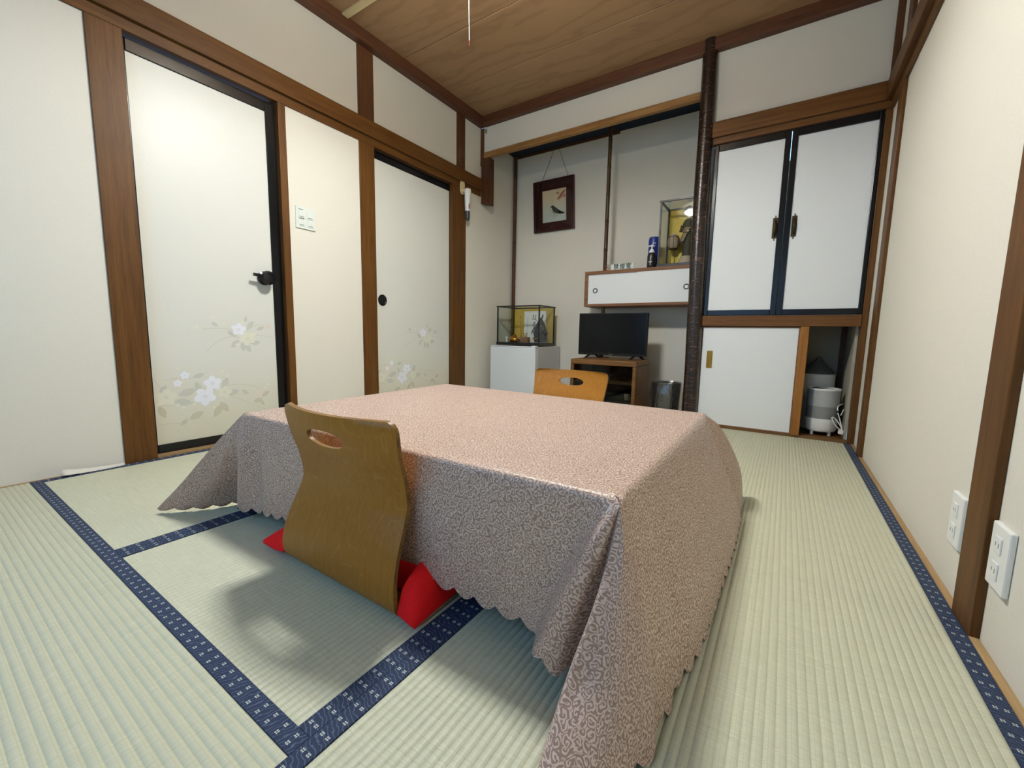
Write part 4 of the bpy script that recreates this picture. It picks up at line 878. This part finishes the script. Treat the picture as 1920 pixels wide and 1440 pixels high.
# ================================================================== TABLE AND CLOTH
FL, FR, BR, BL = (0.955, -2.376), (2.100, -2.350), (2.090, -1.468), (0.908, -1.432)
ZT = 0.331
tb = thing('low_table', 'low rectangular table hidden under the damask cloth', 'table', (1.51, -1.905, 0.0))
ins = 0.012
q4 = [(FL[0]+ins, FL[1]+ins), (FR[0]-ins, FR[1]+ins), (BR[0]-ins, BR[1]-ins), (BL[0]+ins, BL[1]-ins)]
MB().prism([(x, y, 0.290) for x, y in q4], (0, 0, 0.036)).build('tabletop', 'stand_wood', tb, 0.004)
for x, y in ((1.03, -2.29), (2.02, -2.26), (2.01, -1.56), (1.0, -1.52)): bx('leg', 'stand_wood', (x-0.025, x+0.025, y-0.025, y+0.025, 0.001, 0.290), tb, 0.004)

def edge(a, b, t): return (a[0]+(b[0]-a[0])*t, a[1]+(b[1]-a[1])*t)
ribs = []   # (top point xy, outward normal angle, [control points T..hem])
def rib(T, ang, pts): ribs.append((T, ang, pts))
def hang(T, ang, H, bulge=0.006):
    n = (math.cos(ang), math.sin(ang)); tp = (T[0], T[1], ZT-0.010)
    P = []
    for f in (0.25, 0.5, 0.75): P.append((tp[0]+(H[0]-tp[0])*f+n[0]*bulge*math.sin(PI*f), tp[1]+(H[1]-tp[1])*f+n[1]*bulge*math.sin(PI*f), tp[2]+(H[2]-tp[2])*f))
    rib(T, ang, P+[H])
D_ = -PI/2
# front-left corner: cone that trails out over the mat
rib(FL, PI*1.25, [(0.889, -2.413, 0.249), (0.8225, -2.451, 0.168), (0.756, -2.489, 0.086), (0.690, -2.527, 0.012)])
rib(FL, PI*1.30, [(0.906, -2.405, 0.258), (0.862, -2.425, 0.185), (0.815, -2.448, 0.095), (0.764, -2.470, 0.015)])
rib(FL, PI*1.34, [(0.925, -2.400, 0.255), (0.885, -2.410, 0.180), (0.845, -2.420, 0.095), (0.804, -2.424, 0.018)])
rib(FL, PI*1.38, [(0.940, -2.392, 0.250), (0.915, -2.375, 0.170), (0.890, -2.350, 0.095), (0.860, -2.342, 0.018)])
rib(FL, PI*1.43, [(0.966, -2.396, 0.250), (0.965, -2.402, 0.170), (0.950, -2.402, 0.095), (0.938, -2.399, 0.032)])
rib(edge(FL, FR, 0.012), PI*1.47, [(0.985, -2.392, 0.252), (0.987, -2.393, 0.175), (0.985, -2.390, 0.10), (0.985, -2.388, 0.034)])
rib(edge(FL, FR, 0.05), D_, [(1.020, -2.372, 0.25), (1.022, -2.366, 0.175), (1.020, -2.368, 0.10), (1.018, -2.376, 0.036)])
for t, zh, dy_ in ((0.10, 0.040, -0.006), (0.20, 0.050, -0.002), (0.32, 0.054, -0.005), (0.45, 0.056, 0.0), (0.58, 0.057, -0.005), (0.70, 0.057, -0.001), (0.80, 0.058, -0.005)):
    T = edge(FL, FR, t); hang(T, D_, (T[0], T[1]+dy_, zh), 0.003)
# front-right corner: pleat A lies over the front, ridge B runs down to the mat
T = edge(FL, FR, 0.93); rib(T, D_, [(2.015, -2.352, 0.25), (1.998, -2.352, 0.175), (1.975, -2.355, 0.115), (1.955, -2.360, 0.058)])
rib(edge(FL, FR, 0.965), D_, [(2.045, -2.355, 0.262), (2.015, -2.362, 0.185), (1.988, -2.366, 0.115), (1.968, -2.372, 0.056)])
rib(FR, PI*1.55, [(2.078, -2.372, 0.283), (2.046, -2.386, 0.210), (2.012, -2.400, 0.122), (1.990, -2.410, 0.054)])
rib(FR, PI*1.58, [(2.088, -2.370, 0.268), (2.066, -2.385, 0.195), (2.044, -2.398, 0.115), (2.030, -2.406, 0.040)])
rib(FR, PI*1.62, [(2.092, -2.358, 0.262), (2.082, -2.357, 0.190), (2.070, -2.358, 0.110), (2.060, -2.362, 0.034)])
rib(FR, PI*1.68, [(2.098, -2.376, 0.258), (2.088, -2.412, 0.182), (2.070, -2.455, 0.094), (2.062, -2.520, 0.005)])
rib(FR, PI*1.74, [(2.108, -2.374, 0.258), (2.104, -2.412, 0.180), (2.090, -2.458, 0.090), (2.084, -2.540, 0.003)])
rib(FR, PI*1.80, [(2.118, -2.372, 0.255), (2.128, -2.405, 0.175), (2.136, -2.445, 0.088), (2.140, -2.505, 0.004)])
for t, H in ((0.03, (2.186, -2.425, 0.006)), (0.07, (2.182, -2.380, 0.016)), (0.11, (2.190, -2.338, 0.004)), (0.15, (2.190, -2.285, 0.012)), (0.20, (2.203, -2.212, 0.004)), (0.30, (2.212, -2.110, 0.005)), (0.46, (2.216, -1.945, 0.004)),
             (0.64, (2.222, -1.760, 0.005)), (0.82, (2.222, -1.600, 0.004)), (0.93, (2.220, -1.500, 0.004))):
    hang(edge(FR, BR, t), 0.0, H, 0.010)
# back-right corner
rib(edge(FR, BR, 0.985), PI*0.08, [(2.124, -1.470, 0.228), (2.150, -1.462, 0.150), (2.185, -1.460, 0.075), (2.214, -1.450, 0.004)])
rib(BR, PI*0.15, [(2.126, -1.425, 0.262), (2.158, -1.375, 0.190), (2.192, -1.345, 0.095), (2.214, -1.395, 0.005)])
rib(BR, PI*0.24, [(2.124, -1.408, 0.285), (2.154, -1.332, 0.212), (2.190, -1.268, 0.105), (2.204, -1.290, 0.018)])
rib(BR, PI*0.34, [(2.112, -1.405, 0.260), (2.130, -1.345, 0.180), (2.150, -1.300, 0.090), (2.160, -1.290, 0.012)])
rib(edge(BR, BL, 0.02), PI*0.45, [(2.075, -1.440, 0.25), (2.080, -1.425, 0.17), (2.085, -1.415, 0.10), (2.090, -1.405, 0.03)])
for t in (0.12, 0.3, 0.5, 0.7, 0.88):
    T = edge(BR, BL, t); hang(T, PI/2, (T[0], T[1]+0.012, 0.052+0.004*math.sin(9*t)), 0.004)
rib(BL, PI*0.62, [(0.900, -1.405, 0.25), (0.880, -1.380, 0.17), (0.865, -1.365, 0.09), (0.855, -1.350, 0.015)])
rib(BL, PI*0.75, [(0.870, -1.390, 0.25), (0.825, -1.345, 0.17), (0.780, -1.300, 0.085), (0.740, -1.262, 0.005)])
rib(BL, PI*0.88, [(0.880, -1.430, 0.25), (0.855, -1.430, 0.17), (0.835, -1.425, 0.09), (0.820, -1.420, 0.010)])
for t in (0.12, 0.35, 0.6, 0.82):
    T = edge(BL, FL, t); hang(T, PI, (T[0]-0.085, T[1], 0.006), 0.008)
rib(edge(BL, FL, 0.975), PI*1.12, [(0.915, -2.375, 0.25), (0.880, -2.390, 0.17), (0.835, -2.400, 0.09), (0.790, -2.410, 0.006)])

def catmull(P, t, closed):
    n = len(P); i = int(math.floor(t)); f = t-i
    g = (lambda k: P[k % n]) if closed else (lambda k: P[min(max(k, 0), n-1)])
    a, b, c, d = g(i-1), g(i), g(i+1), g(i+2)
    # centripetal-ish damping keeps sharp pleats from overshooting
    m0, m1 = (c-a)*0.42, (d-b)*0.42
    return (2*f**3-3*f**2+1)*b+(f**3-2*f**2+f)*m0+(-2*f**3+3*f**2)*c+(f**3-f**2)*m1
def even_angles(i0, i1, a0, a1):
    idx = list(range(i0, i1+1)) if i0 < i1 else list(range(i0, len(ribs)))+list(range(0, i1+1))
    H = [np.array(ribs[k][2][-1]) for k in idx]; c_ = np.concatenate([[0], np.cumsum([np.linalg.norm(b-a) for a, b in zip(H[:-1], H[1:])])])
    for k, f_ in zip(idx, c_/c_[-1]): UVA[k] = a0+(a1-a0)*f_
UVA = {k: r[1] for k, r in enumerate(ribs)}
def first(c): return min(k for k, r in enumerate(ribs) if r[0] == c)
def last(c): return max(k for k, r in enumerate(ribs) if r[0] == c)
even_angles(len(ribs)-1, last(FL)+1, PI, PI*1.5); even_angles(first(FR)-1, last(FR)+1, -PI/2, 0.0)
even_angles(first(BR)-1, last(BR)+1, 0.0, PI/2); even_angles(first(BL)-1, last(BL)+1, PI/2, PI)
NR = len(ribs); CP = []
for T, ang, pts in ribs:
    n = np.array([math.cos(ang), math.sin(ang), 0.0]); t3 = np.array([T[0], T[1], ZT])
    CP.append(np.array([t3-n*0.014+np.array([0, 0, 0.0008]), t3+n*0.002-np.array([0, 0, 0.0085])]+[np.array(p) for p in pts]))
CP = np.array(CP)                        # ribs x 6 x 3
TA = np.array([[T[0], T[1], math.cos(UVA[k]), math.sin(UVA[k])] for k, (T, a, _) in enumerate(ribs)])
# resample along the hem by arc length
fine = [k/60 for k in range(NR*60)]
hemf = np.array([catmull(CP[:, 5], t, True) for t in fine]); seg = np.linalg.norm(np.roll(hemf, -1, 0)-hemf, axis=1); cum = np.concatenate([[0], np.cumsum(seg)])
LEN = cum[-1]; NSC = int(round(LEN/0.052)); NC = NSC*11; tv_ = np.interp(np.arange(NC)*LEN/NC, cum, fine+[NR])
ROWS = 30; V = []; UV = []
for ci, t in enumerate(tv_):
    ctrl = np.array([catmull(CP[:, k], t, True) for k in range(6)]); ta = catmull(TA, t, True)
    sc = abs(math.sin(PI*ci/11)); col = []
    for r in range(ROWS+1):
        f = r/ROWS; col.append(catmull(ctrl, min(f*5, 4.9999), False))
    L = np.concatenate([[0], np.cumsum(np.linalg.norm(np.diff(np.array(col), axis=0), axis=1))])
    d_ = (col[-1]-col[-3]); d_ /= (np.linalg.norm(d_) or 1)
    for r in range(ROWS+1):
        f = r/ROWS; p = col[r]+d_*(0.015*(sc-0.75))*max(0, (f-0.84)/0.16); p[2] = max(p[2], 0.0022+0.0006*r/ROWS)
        V.append(tuple(p)); UV.append((ta[0]+ta[2]*L[r], ta[1]+ta[3]*L[r]))
mb = MB(); n1 = ROWS+1
mb.add(V, [(c*n1+r, c*n1+r+1, ((c+1) % NC)*n1+r+1, ((c+1) % NC)*n1+r) for c in range(NC) for r in range(ROWS)])
# flat top with faint fold creases
NXg, NYg = 120, 96; TV = []; TU = []
for j in range(NYg+1):
    for i in range(NXg+1):
        u, v = i/NXg, j/NYg; a, b_ = edge(FL, FR, u), edge(BL, BR, u); x, y = edge(a, b_, v)
        cx_, cy_ = (FL[0]+FR[0]+BL[0]+BR[0])/4, (FL[1]+FR[1]+BL[1]+BR[1])/4; x += (cx_-x)*0.0225; y += (cy_-y)*0.029
        z = ZT+0.0006
        e_ = min(u, 1-u, v, 1-v)
        if e_ > 0.01:
            z += 0.0016*math.exp(-((x-1.990)/0.006)**2)+0.0012*math.exp(-((x-1.50)/0.007)**2)+0.0012*math.exp(-((y+1.905)/0.007)**2)+0.0014*math.exp(-((y+2.318+0.01*math.sin(x*9))/0.008)**2)+0.0005*math.sin(x*37+2*math.sin(y*11))*math.sin(y*29)
        TV.append((x, y, z)); TU.append((x, y))
mb.add(TV, [(j*(NXg+1)+i, j*(NXg+1)+i+1, (j+1)*(NXg+1)+i+1, (j+1)*(NXg+1)+i) for j in range(NYg) for i in range(NXg)])
mb.uv = UV+TU
cl = mb.build('tablecloth', 'damask', smooth=75, fix=True); tag(cl, 'pinkish beige damask tablecloth with scalloped hem draped over the low table', 'tablecloth')

# ================================================================== FLOOR CHAIRS AND CUSHION
def make_chair_mesh():
    prof = [(0.36, 0.010), (0.22, 0.008), (0.11, 0.005), (0.05, 0.003), (0.020, 0.0035), (0.000, 0.010), (-0.012, 0.026), (-0.016, 0.052), (-0.012, 0.088), (0.001, 0.130), (0.021, 0.175), (0.034, 0.207), (0.036, 0.232), (0.027, 0.280), (0.014, 0.320), (0.005, 0.360), (-0.002, 0.404)]
    hwz = [(0.0, 0.200), (0.05, 0.205), (0.10, 0.200), (0.20, 0.188), (0.28, 0.190), (0.36, 0.197), (0.41, 0.199)]
    P = np.array([[a, b] for a, b in prof]); NPt = 90; tt = np.linspace(0, len(P)-1.0001, NPt); C = np.array([catmull(P, t, False) for t in tt])
    zs, hs = zip(*hwz); NU = 24; th = 0.0095; grid = []
    for k in range(NPt):
        d = C[min(k+1, NPt-1)]-C[max(k-1, 0)]; d /= np.linalg.norm(d); nrm = np.array([d[1], -d[0]])     # towards the sitter
        z = C[k, 1]; up_ = min(1, max(0, (z-0.05)/0.33)) if C[k, 0] < 0.08 else 0.0
        hw = np.interp(z, zs, hs) if C[k, 0] < 0.08 else 0.200
        cur = 0.036*up_**1.2; row = []
        corner = 0.024; dz = 0.404-z if C[k, 0] < 0.08 else 1
        if dz < corner: hw -= corner-math.sqrt(max(0, corner**2-(corner-dz)**2))
        for j in range(NU+1):
            u = -1+2*j/NU; row.append((u*hw, C[k, 0]-cur*(1-u*u), C[k, 1], nrm))
        grid.append(row)
    mb = MB(); n = NU+1; A = []; B = []
    for row in grid:
        for x, y, z, nr in row: A.append((x, y, z)); B.append((x, y+nr[0]*th, z+nr[1]*th))
    N_ = len(A); F = [(k*n+j, k*n+j+1, (k+1)*n+j+1, (k+1)*n+j) for k in range(NPt-1) for j in range(NU)]
    G = [tuple(N_+i for i in f[::-1]) for f in F]; E_ = []
    ring = [j for j in range(n)]+[k*n+NU for k in range(1, NPt)]+[(NPt-1)*n+j for j in range(NU-1, -1, -1)]+[k*n for k in range(NPt-2, 0, -1)]
    for a, b in zip(ring, ring[1:]+ring[:1]): E_.append((a, N_+a, N_+b, b))
    mb.add(A+B, F+G); mb.k = 1; mb.add([], []); mb.f += E_; mb.mi += [1]*len(E_)
    o = mb.build('seat_shell', ['ply', 'ply_edge'], None)
    cu = MB(); cu.k = 0; cu.rings([[(0.066*math.cos(2*PI*j/32), yy_, 0.348+0.0195*math.copysign(abs(math.sin(2*PI*j/32))**0.9, math.sin(2*PI*j/32))) for j in range(32)] for yy_ in (-0.15, 0.10)])
    co = cu.build('cutter', 'ply_edge'); bo = o.modifiers.new('hand_hole', 'BOOLEAN'); bo.object = co; bo.operation = 'DIFFERENCE'; bo.solver = 'EXACT'
    try: bo.material_mode = 'TRANSFER'
    except Exception: pass
    bpy.context.view_layer.update(); me = bpy.data.meshes.new_from_object(o.evaluated_get(bpy.context.evaluated_depsgraph_get()))
    bpy.data.objects.remove(o); bpy.data.objects.remove(co)
    me.polygons.foreach_set('use_smooth', [True]*len(me.polygons)); me.set_sharp_from_angle(angle=math.radians(35)); me.name = 'seat_shell'
    return me
chair_me = make_chair_mesh()
def chair(label, loc, rz):
    o = bpy.data.objects.new('floor_chair', chair_me); COL.objects.link(o); o.location = loc; o.rotation_euler = (0, 0, rz)
    bv = o.modifiers.new('soft_edges', 'BEVEL'); bv.width = 0.0012; bv.segments = 2; bv.limit_method = 'ANGLE'; bv.angle_limit = math.radians(55)
    return tag(o, label, 'floor chair', 'bent plywood floor chairs at the table')
chair('bent plywood legless chair holding the red cushion with its back to the room', (1.487, -2.428, 0.0012), 0.0)
chair('bent plywood legless chair in front of the tv stand and refrigerator', (1.410, -1.078, 0.0012), PI)

# red cushion on the front chair
mb = MB(); nu, nv = 48, 40; top = []; bot = []
for j in range(nv+1):
    for i in range(nu+1):
        u, v = -1+2*i/nu, -1+2*j/nv
        x = 1.455+0.286*u*(1-0.04*(1-v*v)); y = -2.175+0.248*v
        # rear edge: corners poke out past the chair back, middle is held in front of it
        rear = max(0.0, -v)**3; q_ = min(1, max(0, (abs(x-1.487)-0.192)/0.014)); q_ = q_*q_*(3-2*q_)
        y += rear*(0.046*(1-q_)-0.014*q_)
        h = ((1-abs(u)**9)*(1-abs(v)**9))**0.5*(1-0.6*min(1, max(0, (-u-0.62)/0.38)))
        outx = max(0, abs(x-1.487)-0.200)/0.05; sag = min(1, outx)*0.012
        wr = 0.004*math.sin(9*u+3*v)*math.sin(7*v-2*u)*h+0.003*math.sin(23*math.atan2(v, u))*(abs(u*v))
        top.append((x, y, max(0.012, 0.030-sag+0.072*h+wr))); bot.append((x, y, max(0.004, 0.0235-sag-0.002*h)))
n = nu+1; F = [(j*n+i, j*n+i+1, (j+1)*n+i+1, (j+1)*n+i) for j in range(nv) for i in range(nu)]; NT_ = len(top)
ring = [i for i in range(n)]+[j*n+nu for j in range(1, nv+1)]+[nv*n+i for i in range(nu-1, -1, -1)]+[j*n for j in range(nv-1, 0, -1)]
mb.add(top+bot, F+[tuple(NT_+k for k in f[::-1]) for f in F]+[(a, b, NT_+b, NT_+a) for a, b in zip(ring, ring[1:]+ring[:1])])
cs = mb.build('floor_cushion', 'red', smooth=70); tag(cs, 'bright red floor cushion on the seat of the front plywood chair', 'cushion')
